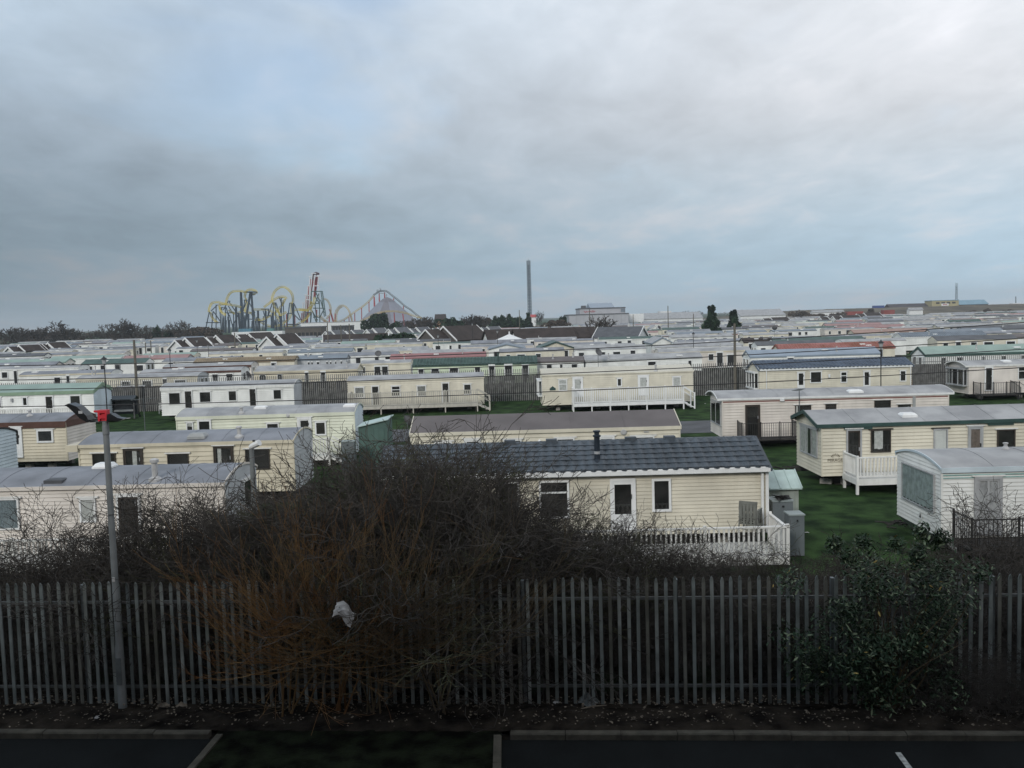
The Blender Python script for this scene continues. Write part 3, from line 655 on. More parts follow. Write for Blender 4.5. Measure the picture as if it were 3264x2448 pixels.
# ================================================================== third row
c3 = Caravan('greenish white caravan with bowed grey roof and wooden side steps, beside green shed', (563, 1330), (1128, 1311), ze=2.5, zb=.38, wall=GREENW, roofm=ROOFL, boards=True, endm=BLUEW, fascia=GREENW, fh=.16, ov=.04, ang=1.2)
c3.win((598, 1349, 614, 1375), curtain=([(0, 1, .6)], NET)); c3.win((636, 1343, 669, 1378), ft=.09); c3.win((853, 1351, 887, 1385)); c3.door((956, 1337, 988, 1415), ft=.11); c3.win((1009, 1347, 1036, 1383), ft=.07)
c3.hatch(832, 1300); c3.hatch(1115, 1293); c3.flue(770, 1316, .3)
q = MB(); q.lathe([(.11, 0), (.11, .05), (.06, .09)], n=12); o = q.build('round_vent', VENT, c3.root, (c3.uv(919, 1324)[0], -.02, c3.uv(919, 1324)[1])); o.rotation_euler.x = math.pi/2
deck('small white picket landing with steps at the greenish white caravan', c3, 6.0, 7.75, 1.1, .5, 1.35, WHITE, stairs=('r', 2, .28), rails=('f',), bal=.14, bt=.05)
c0 = Caravan('small cream caravan with deep brown fascia band under grey roof', (-240, 1354), (208, 1343), ze=2.45, zb=.45, wall=CREAM2, roofm=ROOFG, boards=True, endm=PINKW, fascia=BRNF, fh=.30, ov=.03, rise=.30, gable=BRNF)
c0.door((46, 1368, 66, 1455), glaz=(.45, .95), ft=.12); c0.win((124, 1374, 166, 1405), ft=.09); c0.flue(95, 1325, .3); c0.win((-120, 1380, -60, 1410))
bx('end_fascia', BRNF, c0.root, c0.L+.02, c0.L+.05, 0, c0.w, 2.15, 2.47)
cb = Caravan('pale blue-grey caravan end with dark roof edge at the lamp post side', (-560, 1413), (-78, 1400), ze=2.45, zb=.45, wall=BLUEW, roofm=DGREY, boards=True, fascia=BLACKM, fh=.10, ang=-1.5)
cb.win((.3, 1.1, 1.1, 2.0), side='r', px=False, frame=GREYF)
c10 = Caravan('pinkish caravan with maroon stripe, bowed grey roof and dark patio door', (2303, 1271), (3022, 1255), ze=2.48, zb=.42, wall=PINKW, roofm=ROOFL, boards=True, fascia=UPVC, fh=.09, ov=.28, ang=-.8)
bx('stripe', MAROON, c10.root, .02, c10.L-.02, -.032, -.021, 2.27, 2.32)
c10.door((2378, 1293, 2419, 1400), frame=BRONZE, panel=BRONZE, ft=.05, drip=None); c10.win((2536, 1293, 2582, 1335), frame=BRONZE, ft=.04, curtain=([(0, .15, 0)], NET))
c10.win((2633, 1289, 2662, 1312), frame=BRONZE, ft=.04, trans=.3); c10.win((2788, 1277, 2836, 1307), frame=BRONZE, ft=.03); c10.win((2863, 1290, 2900, 1304), frame=BRONZE, ft=.03); bx('flue_box', GREYPVC, c10.root, *c10.fb('n', *(lambda r: (r[0], r[1], .02, .1, r[2], r[3]))(c10.rect(2908, 1264, 2916, 1302))))
c10.hatch(2724, 1249, .75, .5, .12); c10.win((.35, 2.7, 1.05, 2.2), side='l', px=False, frame=GREYF, ft=.05, mull=(.5,), drip=None)
bx('meter_box', UPVC, c10.root, *c10.fb('n', *(lambda r: (r[0], r[1], .02, .14, r[2], r[3]))(c10.rect(2485, 1272, 2498, 1278))))
iron_porch('black iron porch with steps at the pinkish caravan with maroon stripe', c10, .72, 3.6, 1.1, .45, 1.3)
# ================================================================== fourth row, in front of the board fence
c4 = Caravan('white caravan with pale green pitched roof and green fascia', (-160, 1257), (297, 1247), ze=2.5, zb=.5, roof='pitch', rise=.5, wall=WHITEC, endm=BLUEW, roofm=PGREEN, fascia=GREENF, fh=.24, gable=PGREEN, ang=0, seams=0)
for r in ((-20, 1268, 3, 1296), (75, 1268, 86, 1291), (226, 1262, 256, 1294)): c4.win(r, ft=.07)
c4.door((148, 1264, 169, 1316), panel=BRONZE); deck('white picket deck along the pale green roofed caravan', c4, 1.0, 9.6, 1.3, .5, 1.35, WHITE, rails=('f',), bal=.17, bt=.06)
u, z = c4.uv(39, 1274); bx('wall_lamp', GREYF, c4.root, u-.06, u+.06, -.14, -.02, z-.15, z+.1)
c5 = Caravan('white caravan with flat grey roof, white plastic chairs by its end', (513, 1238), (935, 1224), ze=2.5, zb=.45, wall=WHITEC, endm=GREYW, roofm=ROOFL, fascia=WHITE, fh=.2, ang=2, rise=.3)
for r in ((540, 1253, 574, 1285), (638, 1250, 671, 1281), (730, 1247, 753, 1276), (873, 1243, 896, 1271)): c5.win(r, ft=.06)
c5.door((591, 1247, 612, 1303), panel=BRONZE); c5.door((797, 1240, 816, 1293), panel=BRONZE)
c6 = Caravan('cream caravan with long weathered deck and stairs, before the grey board fence', (1108, 1215), (1541, 1201), ze=2.5, zb=.42, wall=CREAM, endm=PINKW, roofm=ROOFL, fascia=CREAM, fh=.1, ang=2.5, rise=.3)
for r, k in (((1133, 1236, 1159, 1266), [(0, 1, .0)]), ((1250, 1232, 1274, 1261), None), ((1331, 1231, 1356, 1261), [(0, 1, 0)]), ((1480, 1226, 1500, 1255), None)):
    c6.win(r, ft=.06, curtain=(k, mat('dim_net', (.25, .25, .24), .9, .2, 6)) if k else None, trans=.35 if r[0] == 1250 else 0)
c6.door((1187, 1232, 1207, 1292), panel=BRONZE); c6.door((1411, 1222, 1430, 1285), panel=BRONZE)
deck('long weathered cream deck with balustrade and stairs at the cream caravan', c6, .2, 9.9, 1.5, .62, 1.66, DECKW, stairs=('r', 3, .28), rails=('f', 'l'), bal=.15, bt=.075, post_gap=2.4)
c7 = Caravan('tall cream caravan with cream roof, white doors and long white deck', (1728, 1196), (2208, 1181), ze=2.68, zb=.42, wall=CREAM, roofm=ROOFC, fascia=CREAM, fh=.07, ang=1, rise=.42, roof='pitch', seams=1.45)
for r, t in (((1783, 1212, 1805, 1243), .4), ((1969, 1208, 1979, 1229), 0), ((2146, 1203, 2167, 1229), 0)): c7.win(r, ft=.07, trans=t, curtain=([(0, 1, 0)], NET) if r[0] != 1969 else None)
for r in ((1830, 1207, 1853, 1262), (2038, 1201, 2063, 1258)): c7.door(r, glaz=(.4, .95), ft=.12, curtain=([(0, 1, 0)], NET))
c7.flue(2090, 1183, .5, .07); u0, u1, z0, z1 = c7.rect(1752, 1233, 1771, 1244)
q = MB(); pts = [(u0, z0), (u1, z0), (u1, z1-.1), ((u0+u1)/2+.16, z1-.08), ((u0+u1)/2, z1+.06), ((u0+u1)/2-.16, z1-.08), (u0, z1-.1)]; q.prism(pts, 1, -.05, -.024); q.build('name_plaque', DGREENF, c7.root)
bay(c7, 'l', .3, 2.6, 1.15, 2.2, .3)
deck('long white deck on thin posts along the tall cream caravan', c7, 2.15, 10.2, 1.5, .62, 1.72, UPVC, stairs=('r', 3, .24), rails=('f', 'l'), bal=.16, bt=.075, post_gap=1.3)
c8 = Caravan('cream caravan with blue tiled roof and white bay end, before the board fence', (2421, 1177), (2905, 1163), ze=2.5, rise=.55, roof='pitch', w=3.2, wall=CREAM, roofm=BTILE, fascia=UPVC, fh=.13, ang=0, oh=.12)
tile_roof(c8, BTILE, 6, .30, True, True, BTILE)
for r, t in (((2584, 1186, 2616, 1218), 0), ((2681, 1187, 2697, 1217), .35), ((2870, 1183, 2885, 1213), .35)): c8.win(r, ft=.07, trans=t)
c8.door((2543, 1188, 2562, 1240), glaz=(.25, .96)); c8.door((2753, 1184, 2771, 1238), glaz=(.2, .96))
bay(c8, 'l', .35, 2.7, 1.0, 2.15, .35)
for xx in (.5, c8.L-.1): bx('downpipe', UPVC, c8.root, xx-.03, xx+.03, -.13, -.06, .5, 2.4)
u, z = c8.uv(2642, 1197); bx('wall_lamp', UPVC, c8.root, u-.07, u+.07, -.15, -.02, z-.15, z+.12)
c9 = Caravan('white caravan with wide bay end and black iron porch, before the board fence', (3089, 1166), (3560, 1152), ze=2.5, zb=.4, wall=PINKW, roofm=ROOFL, fascia=WHITE, fh=.1, ang=1, ov=.3)
c9.door((3141, 1173, 3160, 1243), panel=BRONZE, ft=.09); c9.win((3246, 1172, 3275, 1207), trans=.3); c9.hatch(3205, 1152)
bay(c9, 'l', .25, 2.75, 1.05, 2.2, .32, GREYF)
iron_porch('black iron porch with steps at the white bay-ended caravan', c9, .25, 3.1, 1.1, .4, 1.3)
# ================================================================== fences
def pale_mesh(name, m, w, h, t=.012):
    q = MB(); q.prism([(-w/2, 0), (-w/2, h-.09), (-w*.30, h-.03), (0, h), (w*.30, h-.03), (w/2, h-.09), (w/2, 0)], 1, -t, t)
    for i, (x, y, z) in enumerate(q.v): q.v[i] = (x, y-.012+.05*abs(x)/w*2*.4, z)      # pressed W-shaped section
    return q.mesh(name, m)
fr = thing('palisade_fence', 'grey galvanised steel palisade fence along the car park edge', 'fence', (0, 16.12, 0), math.atan(SL))
PALE = mat('palisade_steel', (.15, .172, .17), .6, .3, 2.5, streak=.5); PRAIL = mat('palisade_rail', (.07, .075, .075), .7, .3, 3)
pms = [pale_mesh('pale', m_, .060, 2.33) for m_ in (PALE, PALE, mat('palisade_steel_pale', (.19, .21, .205), .6, .3, 2.5, streak=.5), mat('palisade_steel_rusty', (.115, .118, .105), .7, .35, 2.5, streak=.6))]; rng = random.Random(11)
for i in range(-98, 99):
    o = link('pale', rng.choice(pms), fr, (i*.165, -.045, rng.uniform(-.02, .015))); o.rotation_euler = (rng.uniform(-.006, .006), rng.uniform(-.006, .006), rng.uniform(-.03, .03))
for i in range(-6, 7):
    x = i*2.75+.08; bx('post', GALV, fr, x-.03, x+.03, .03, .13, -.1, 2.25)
    if i < 6:
        for z in (.32, 1.93): bx('rail', PRAIL, fr, x+.03, x+2.72, -.024, .012, z-.025, z+.025)
bf = thing('board_fence', 'tall weathered grey board fence topped by steel palisade points', 'fence', (0, 76.6, 0))
pm2 = pale_mesh('pale', mat('weathered_pale', (.19, .19, .185), .7, .25, 3), .065, 2.72); bd = {}
gaps = [(-44, -24), (-18, -9), (-5, 5), (13, 23), (30, 40)]
x = -60.0; stuffq = MB(); k = 0
while x < 62:
    if any(a < x < b for a, b in gaps): link('pale', pm2, bf, (x, -.06, rng.uniform(-.02, .02)))
    else: stuffq.box(x-.035, x+.035, -.07, -.05, 0, 2.68)
    x += .17
tag(stuffq.build('pales', pm2.materials[0], bf), kind='stuff')
x = -60.0
while x < 62:
    w = .145; h = 2.12+rng.uniform(-.02, .02)
    if any(a < x < b for a, b in gaps): bx('board', TIMB, bf, x, x+w-.012, .0+rng.uniform(0, .012), .03, .02, h)
    x += w
q = MB()
x = -60.0
while x < 62:
    if not any(a < x < b for a, b in gaps): q.box(x, x+.133, 0, .03, .02, 2.12)
    x += .145
tag(q.build('boards', TIMB, bf), kind='stuff')
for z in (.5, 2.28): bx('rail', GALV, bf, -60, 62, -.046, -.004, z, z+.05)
# ================================================================== overhead wires and wooden poles
def pole(label, x, y, h, r=.11, arms=0, group='wooden poles'):
    o = thing('utility_pole', label, 'pole', (x, y, 0), group=group)
    q = MB(); q.lathe([(r*1.25, -.3), (r*1.2, 0), (r, h*.6), (r*.85, h)], n=10); q.build('pole', POLEW, o)
    if arms: bx('crossarm', POLEW, o, -.6, .6, -.06, .06, h-.35, h-.25)
    return o
pole('wooden pole rising out of the board fence beside the plastic chairs', *at_y(436, 1240, 76.0).xy, 6.05)
pole('wooden pole rising out of the board fence next to the blue tiled caravan', *at_y(2343, 1180, 76.0).xy, 6.0)
WIREM = mat('black_cable', (.03, .03, .032), .6, .1, 3)
wires = [((0, 1297), (1620, 1254), (3264, 1171)), ((0, 1243), (1600, 1198), (3264, 1113)), ((0, 1212), (1640, 1166), (3264, 1078)), ((0, 1166), (1640, 1122), (3264, 1028))]
WD = 21.5; ends_ = []
wl = ('lowest', 'second lowest', 'second highest', 'highest')
for k, (a, b, c) in enumerate(wires):
    p = [at_y(*t, WD) for t in (a, b, c)]; X = [t.x for t in p]; Z = [t.z for t in p]; pf = np.polyfit(X, Z, 2)
    xs = np.linspace(-24, 24, 41); q = MB(); q.tube([(float(x), WD, float(np.polyval(pf, x))) for x in xs], .011, 5)
    tag(q.build('overhead_wire', WIREM), f'black overhead cable, {wl[k]} of the four strung across the caravan rows', 'wire', 'overhead wires')
    ends_.append([float(np.polyval(pf, x)) for x in (-24, 24)])
for i, x in enumerate((-24, 24)):
    pole('wooden pole carrying the four overhead cables', x, WD, max(e[i] for e in ends_)+.3, group='cable poles')
# ================================================================== sheds, boxes, chairs and other yard things
def shed(label, loc, rz, w, d, h, rise, wm, rm, seams=4, group=None, mono=False):
    o = thing('garden_shed', label, 'shed', loc, rz, group)
    q = MB()
    if mono: q.prism([(0, 0), (0, h), (w, h+rise), (w, 0)], 1, 0, d)
    else: q.prism([(0, 0), (0, h), (d/2, h+rise), (d, h), (d, 0)], 0, 0, w)
    q.build('wall', wm, o)
    n = max(3, int(w/.3))
    for i in range(n+1): bx('wall_rib', wm, o, w*i/n-.015, w*i/n+.015, -.015, .005, 0, h-.02)
    q = MB()
    if mono:
        q.prism([(-.08, h-.01), (w+.08, h+rise+.02), (w+.08, h+rise+.06), (-.08, h+.03)], 1, -.1, d+.1); r = q.build('roof', rm, o)
    else:
        q.prism([(-.12, h-.04), (d/2, h+rise+.02), (d+.12, h-.04), (d+.12, h), (d/2, h+rise+.06), (-.12, h)], 0, -.1, w+.1); r = q.build('roof', rm, o)
        for i in range(seams+1):
            x = -.1+(w+.2)*i/seams; q = MB(); q.prism([(-.125, h), (d/2, h+rise+.06), (d/2, h+rise+.085), (-.125, h+.025)], 0, x-.015, x+.015); q.build('roof_seam', rm, r)
    bx('door', wm, o, w*.55, w*.9, -.028, -.018, .08, h-.12)
    return o
SAGE = mat('sage_shed', (.33, .37, .34), .6, .1, 2, streak=.4); SAGER = mat('sage_shed_roof', (.40, .50, .48), .45, .12, 2); GSHED = mat('green_steel_shed', (.075, .13, .115), .5, .12, 1.5, streak=.3)
p = at_z(2470, 1760, 0)
shed('pale sage metal shed with ribbed roof behind the slate-blue tiled caravan', (7.75, 28.3, 0), 0, 1.15, 1.3, 1.42, .40, SAGE, SAGER)
BOXM = mat('slate_grey_box', (.125, .145, .155), .55, .1, 2, streak=.2); BOXT = mat('slate_grey_lid', (.25, .29, .29), .5, .1, 2)
def store(label, x, y, w, d, h):
    o = thing('storage_box', label, 'storage box', (x, y, 0)); bx('body', BOXM, o, 0, w, 0, d, 0, h-.04); bx('lid', BOXT, o, -.02, w+.02, -.02, d+.02, h-.038, h)
    bx('handle', BLACKM, o, w*.45, w*.55, -.04, -.022, h-.2, h-.15); return o
store('tall slate-grey storage box standing on the grass beside the deck corner', 7.78, 25.5, .42, .5, 1.2)
store('slate-grey storage box with rubbish on its lid, against the white deck rail', 7.62, 26.6, .6, .6, 1.38)
q = MB(); rg = random.Random(5); ps = [(rg.gauss(0, .13), rg.gauss(0, .1), abs(rg.gauss(0, .07))) for _ in range(40)]
q.poly(ps, [tuple(rg.sample(range(40), 3)) for _ in range(60)]); tag(q.build('crumpled_bag', mat('dark_bag', (.05, .05, .05), .5, .3, 8), loc=(7.9, 26.75, 1.385)), 'crumpled dark plastic bag lying on the storage box lid', 'bag')
def chair_mesh(m):
    q = MB()
    q.box(-.24, .24, -.22, .24, .40, .43)
    for i in range(5): q.box(-.22+i*.1, -.16+i*.1, .22, .25, .43, .82)
    q.box(-.26, .26, .215, .255, .80, .88)
    for sx in (-1, 1):
        q.box(sx*.25-.025, sx*.25+.025, -.22, .24, .60, .63)
        for sy in (-.21, .22): q.tube([(sx*.24, sy, .62), (sx*.28, sy*1.15, 0)], .022, 6)
    return q.mesh('plastic_chair', m)
cgrey = chair_mesh(mat('grey_chair_plastic', (.16, .165, .15), .5, .15, 4)); cwhite = chair_mesh(mat('white_chair_plastic', (.66, .66, .64), .45, .08, 4))
for k in range(4): tag(link('garden_chair', cgrey, None, (6.75, 25.85-.02*k, .505+.07*k), 2.6), f'grey plastic garden chair, {("lowest", "second", "third", "topmost")[k]} of the stack on the white deck', 'chair', 'stacked grey chairs')
for k, (x, y) in enumerate(((519, 1305), (534, 1304))):
    g = at_z(x, y+14, 0); tag(link('garden_chair', cwhite, None, (g.x, g.y, 0), .4+k*.9), 'white plastic garden chair on the grass by the flat-roofed white caravan', 'chair', 'white garden chairs')
shed('green steel shed with pale sloping roof beside the greenish white caravan', (-7.35, 43.0, 0), .0, 1.35, 1.9, 2.02, .30, GSHED, SAGER, mono=True)
store('upright pale grey cabinet beside the green steel shed', -7.95, 41.6, .6, .5, 1.55)
# black covered swing seat by the green-roofed caravan
sw = thing('garden_swing', 'black frame garden swing seat with pale cushion on grass by board fence', 'swing seat', (*at_z(398, 1333, 0).xy, 0), .1)
GLOSSB = mat('black_swing_cover', (.012, .016, .02), .3, .2, 3)
q = MB()
for sx in (-1, 1):
    q.tube([(sx*.95, -.7, 0), (sx*.75, 0, 1.72), (sx*.95, .7, 0)], .06, 8)
q.build('frame', GLOSSB, sw)
q = MB(); q.prism([(-.62, 1.52), (.0, 1.78), (.62, 1.52), (.62, 1.48), (0, 1.72), (-.62, 1.48)], 0, -.98, .98); q.build('canopy', GLOSSB, sw)
bx('side_panel', GLOSSB, sw, -1.0, -.82, -.15, .3, .3, 1.5); bx('side_panel', GLOSSB, sw, .82, 1.0, -.15, .3, .3, 1.5)
bx('seat', GLOSSB, sw, -.8, .8, -.3, .25, .35, .55); bx('cushion', NET, sw, -.72, .72, -.28, .2, .552, .68); bx('backrest', mat('swing_back', (.10, .105, .11), .6, .2, 4), sw, -.78, .78, .2, .28, .68, 1.4); bx('footboard', NET, sw, -.55, .55, -.75, -.35, .02, .07)
shed('small white-roofed store shed against the board fence', (*at_z(375, 1310, 0).xy, 0), .1, 2.1, 1.5, 1.72, .32, BLUEW, ROOFL, 2)
# trellis fence in front of the blue tiled caravan
tr = thing('trellis_fence', 'low brown wooden trellis fence in front of the blue tiled caravan', 'fence', (*at_z(2462, 1268, 0).xy, 0), 0)
TL = (at_y(2905, 1240, tr.location.y).x-tr.location.x)
n = 7
for i in range(n+1):
    bx('post', BROWNT, tr, TL*i/n-.06, TL*i/n+.06, -.06, .06, 0, 1.15)
    if i < n:
        a, b = TL*i/n+.06, TL*(i+1)/n-.06
        for z in (.15, .45, .75, 1.0): bx('slat', BROWNT, tr, a, b, -.02, 0.0, z-.03, z+.03)
        for j in range(9): x = a+(b-a)*(j+.5)/9; bx('slat', BROWNT, tr, x-.025, x+.025, .002, .02, .05, 1.05)
# aerials and dishes
def aerial(label, base, h, rz=0.3):
    o = thing('tv_aerial', label, 'aerial', base, rz); q = MB(); q.tube([(0, 0, 0), (0, 0, h)], .02, 6); q.build('mast', GALV, o)
    q = MB(); q.tube([(-.55, 0, h-.05), (.55, 0, h-.02)], .012, 5); q.build('boom', GALV, o)
    for i in range(7): x = -.5+i*.16; bx('rod', GALV, o, x-.008, x+.008, -.22+.01*i, .22-.01*i, h-.06+.004*i, h-.044+.004*i)
aerial('yagi television aerial on a thin mast behind the buff corrugated caravan', at_y(463, 1378, 41.0), 1.55, .5)
aerial('television aerial leaning at the dark patio-door caravan window', Vector((*at_y(2548, 1350, 47.0).xy, 0)), 2.9, .9)
def dish(label, base, h, rz, r=.36):
    o = thing('satellite_dish', label, 'satellite dish', base, rz); q = MB(); q.tube([(0, 0, 0), (0, 0, h)], .025, 6); q.build('mast', GALV, o)
    q = MB(); pr = []
    for i in range(6): t = i/5; pr.append((max(.001, r*t), .14*t*t))
    for i in range(5, -1, -1): t = i/5; pr.append((max(.001, r*t), .14*t*t-.015))
    q.lathe(pr, n=20); d = q.build('dish', mat('dish_grey', (.10, .10, .105), .6, .15, 4), o, (0, 0, h)); d.rotation_euler.x = R_(62)
    q = MB(); q.tube([(0, -.05, h-.12), (0, -.45, h+.05)], .014, 5); q.build('feed_arm', GALV, o)
dish('dark satellite dish on a short mast beside the mauve-brown roof', Vector((*at_z(1302, 1440, 0).xy, 0)), 1.6, 2.4)
for i, (x, y, D, lab) in enumerate(((1206, 1128, 116, 'dark satellite dish by the wide patio window caravan'), (1906, 1124, 92, 'dark satellite dish on the long plain grey roof'), (790, 1196, 90, 'dark satellite dish at the brown-eaved caravan end'), (2100, 1044, 190, 'small dark satellite dish in the far rows beside the pole'), (2469, 1046, 150, 'small dark dish on the cream caravan next to the pole'))):
    p = at_y(x, y, D); dish(lab, Vector((p.x, p.y, 0)), p.z, i*.7, .42)
# ================================================================== lamp posts
POST = mat('grey_lamp_steel', (.19, .205, .21), .5, .15, 3, streak=.3)
lp = thing('lamp_post', 'thick grey steel lamp post with flat bracket top in front of the palisade', 'lamp post', (*at_z(392, 2262, 0).xy, 0))
q = MB(); q.lathe([(.076, -.3), (.074, 1.15), (.060, 1.25), (.056, 3.0), (.052, 5.1), (.06, 5.12), (.06, 5.26), (.055, 5.28), (.055, 5.34)], n=18); q.build('shaft', POST, lp, smooth=False)
q = MB(); q.box(-.26, .24, -.04, .04, 5.34, 5.36); q.build('crossbar', GALV, lp)
bx('sticker', mat('white_sticker', (.5, .5, .5), .6, .1, 5), lp, -.025, .025, -.064, -.058, 2.42, 2.5); bx('access_door', GALV, lp, -.05, .05, -.084, -.07, .5, 1.0)
BLK = mat('black_floodlight', (.012, .014, .016), .3, .2, 5)
flo = thing('floodlight', 'black floodlight tilted upwards on the lamp post bracket beside red box', 'floodlight', lp.location+Vector((-.24, 0, 5.362)))
q = MB(); q.prism([(-.41, .31), (-.34, .335), (-.20, .28), (-.04, .11), (.0, .02), (-.05, .0), (-.15, .06), (-.34, .26)], 1, -.13, .13); q.build('housing', BLK, flo)
bx('bracket', BLK, flo, -.04, .04, -.14, .14, -.002, .035); bx('label_plate', GREYF, flo, -.17, -.10, -.135, -.131, .15, .2)
flo2 = thing('floodlight', 'flat grey floodlight bracket lying level on the lamp post next to red box', 'floodlight', lp.location+Vector((.06, 0, 5.362)))
q = MB(); q.prism([(0, .0), (.24, .0), (.31, .03), (.2, .05), (.08, .13), (.02, .12)], 1, -.09, .09); q.build('housing', BLK, flo2); bx('bracket', GALV, flo2, .03, .2, -.04, .04, -.001, .02)
RED = mat('red_plastic', (.55, .03, .045), .4, .08, 4)
rb = thing('red_box', 'bright red slotted plastic box perched on top of the lamp post', 'box', lp.location+Vector((-.10, 0, 5.362)))
q = MB()
for a in ((0, .05, -.1, .1, 0, .27), (.18, .22, -.1, .1, 0, .27), (.05, .18, -.1, .1, .06, .15), (.05, .18, -.1, .1, .20, .27), (.05, .18, -.06, .1, 0, .06), (.05, .18, -.05, .1, .15, .20)): q.box(*[t*.72 for t in a])
q.build('body', RED, rb)
bx('rear_flap', RED, rb, -.11, 0, .02, .06, .15, .185)
lp2 = thing('lamp_post', 'slim grey lamp post with white head, rising from the bare hedge', 'lamp post', (*at_y(812, 1640, 21.0).xy, 0))
zt = at_y(806, 1418, 21.0).z
q = MB(); q.lathe([(.075, -.1), (.07, 1.0), (.055, zt)], n=12); q.build('shaft', POST, lp2)
q = MB(); q.tube([(-.02, 0, zt-.05), (.22, -.1, zt+.06)], [.06, .075], 10); q.build('lamp_head', UPVC, lp2); bx('photocell', BLACKM, lp2, .05, .1, -.07, -.02, zt+.08, zt+.12)
def lantern(label, px, py, D):
    p = at_y(px, py, D); o = thing('street_lantern', label, 'street lamp', (p.x, p.y, 0), group='site lanterns'); h = p.z
    q = MB(); q.lathe([(.07, 0), (.07, 1), (.04, 1.1), (.035, h-.55)], n=8); q.build('post', BLACKM, o)
    q = MB(); q.lathe([(.06, h-.55), (.10, h-.5), (.17, h-.18), (.17, h-.16)], n=8); q.build('lantern_glass', GREYF, o)
    q = MB(); q.lathe([(.24, h-.16), (.22, h-.12), (.05, h+.0), (.03, h+.08)], n=10); q.build('cap', BLACKM, o)
lantern('black lantern lamp beside the pale green roofed caravan', 331, 1138, 62)
lantern('lantern lamp standing among the brown-eaved caravans', 540, 1112, 98)
for i, (x, y, D) in enumerate(((1396, 1066, 150), (1585, 1052, 160), (627, 1082, 165), (663, 1098, 140), (2210, 1060, 120), (2808, 1086, 64), (1505, 1030, 210))):
    lantern(('pale lantern beside the brown gable roof', 'pale lantern near the white pavilion roof', 'lantern before the white gabled chalets', 'lantern behind the pink-roofed caravan', 'lantern among pale roofs beyond the pinkish caravan', 'square-headed lamp post before the blue tiled caravan', 'far lantern by the dark hedge')[i], x, y, D)
for i, (x, y, D) in enumerate(((2129, 975, 260), (2018, 1002, 300), (1879, 986, 250), (2210, 1000, 270), (1655, 988, 300), (1113, 1032, 210), (1043, 1028, 215), (1086, 1036, 215), (747, 1060, 200), (480, 1085, 210), (463, 1092, 215))):
    p = at_y(x, y, D); pole(('tall pole carrying a slack wire near the white sheds', 'pole beside the tall wired pole', 'pole in front of the grey factory building', 'pole between the tall pole and the big evergreen', 'pole by the dark hedge and lift tower', 'pole before the slotted dark building', 'pole beside the slotted dark building', 'short pole before the slotted dark building', 'pole among white gables under the coaster', 'pole by the bare trees', 'thin pole by the bare trees')[i], p.x, p.y, p.z, .13, group='far poles')
# ================================================================== caravans behind the board fence
UW = {}
def unit_window(frame, glass, door=False):
    k = (frame.name, glass.name)
    if k not in UW:
        q = MB(); t = .09; q.box(-.5, .5, -.5, .5, -.5, -.5+t); q.box(-.5, .5, -.5, .5, .5-t, .5); q.box(-.5, -.5+t, -.5, .5, -.5+t, .5-t); q.box(.5-t, .5, -.5, .5, -.5+t, .5-t)
        q.k = 1; q.box(-.5+t, .5-t, -.1, .5, -.5+t, .5-t); UW[k] = q.mesh('far_window', [frame, glass])
    return UW[k]
def fwin(cv, u0, u1, z0, z1, side='n', frame=UPVC, name='window'):
    a = cv.fb(side, u0, u1, -.02, .10, z0, z1); o = link(name, unit_window(frame, DARKGLASS), cv.root, ((a[0]+a[1])/2, (a[2]+a[3])/2, (a[4]+a[5])/2))
    if side == 'n': o.scale = (a[1]-a[0], a[3]-a[2], a[5]-a[4])
    else: o.rotation_euler.z = -math.pi/2 if side == 'l' else math.pi/2; o.scale = (a[3]-a[2], a[1]-a[0], a[5]-a[4])
    return o
def auto_windows(cv, rg, ends=True):
    u = rg.uniform(.4, .9)
    while u < cv.L-1.2:
        t = rg.random()
        if t < .22: w = .75; fwin(cv, u, u+w, cv.zb+.08, cv.zb+1.92, name='door', frame=rg.choice((UPVC, UPVC, GREYF)))
        elif t < .5: w = rg.uniform(1.0, 1.5); fwin(cv, u, u+w, cv.zb+.8, cv.zb+1.72)
        else: w = rg.uniform(.5, .9); fwin(cv, u, u+w, cv.zb+.95, cv.zb+1.72)
        u += w+rg.uniform(.7, 2.0)
    if ends:
        for sd_ in ('l', 'r'):
            if rg.random() < .6: fwin(cv, .4, 1.3, cv.zb+.85, cv.zb+1.75, sd_); fwin(cv, 1.7, 2.6, cv.zb+.85, cv.zb+1.75, sd_)
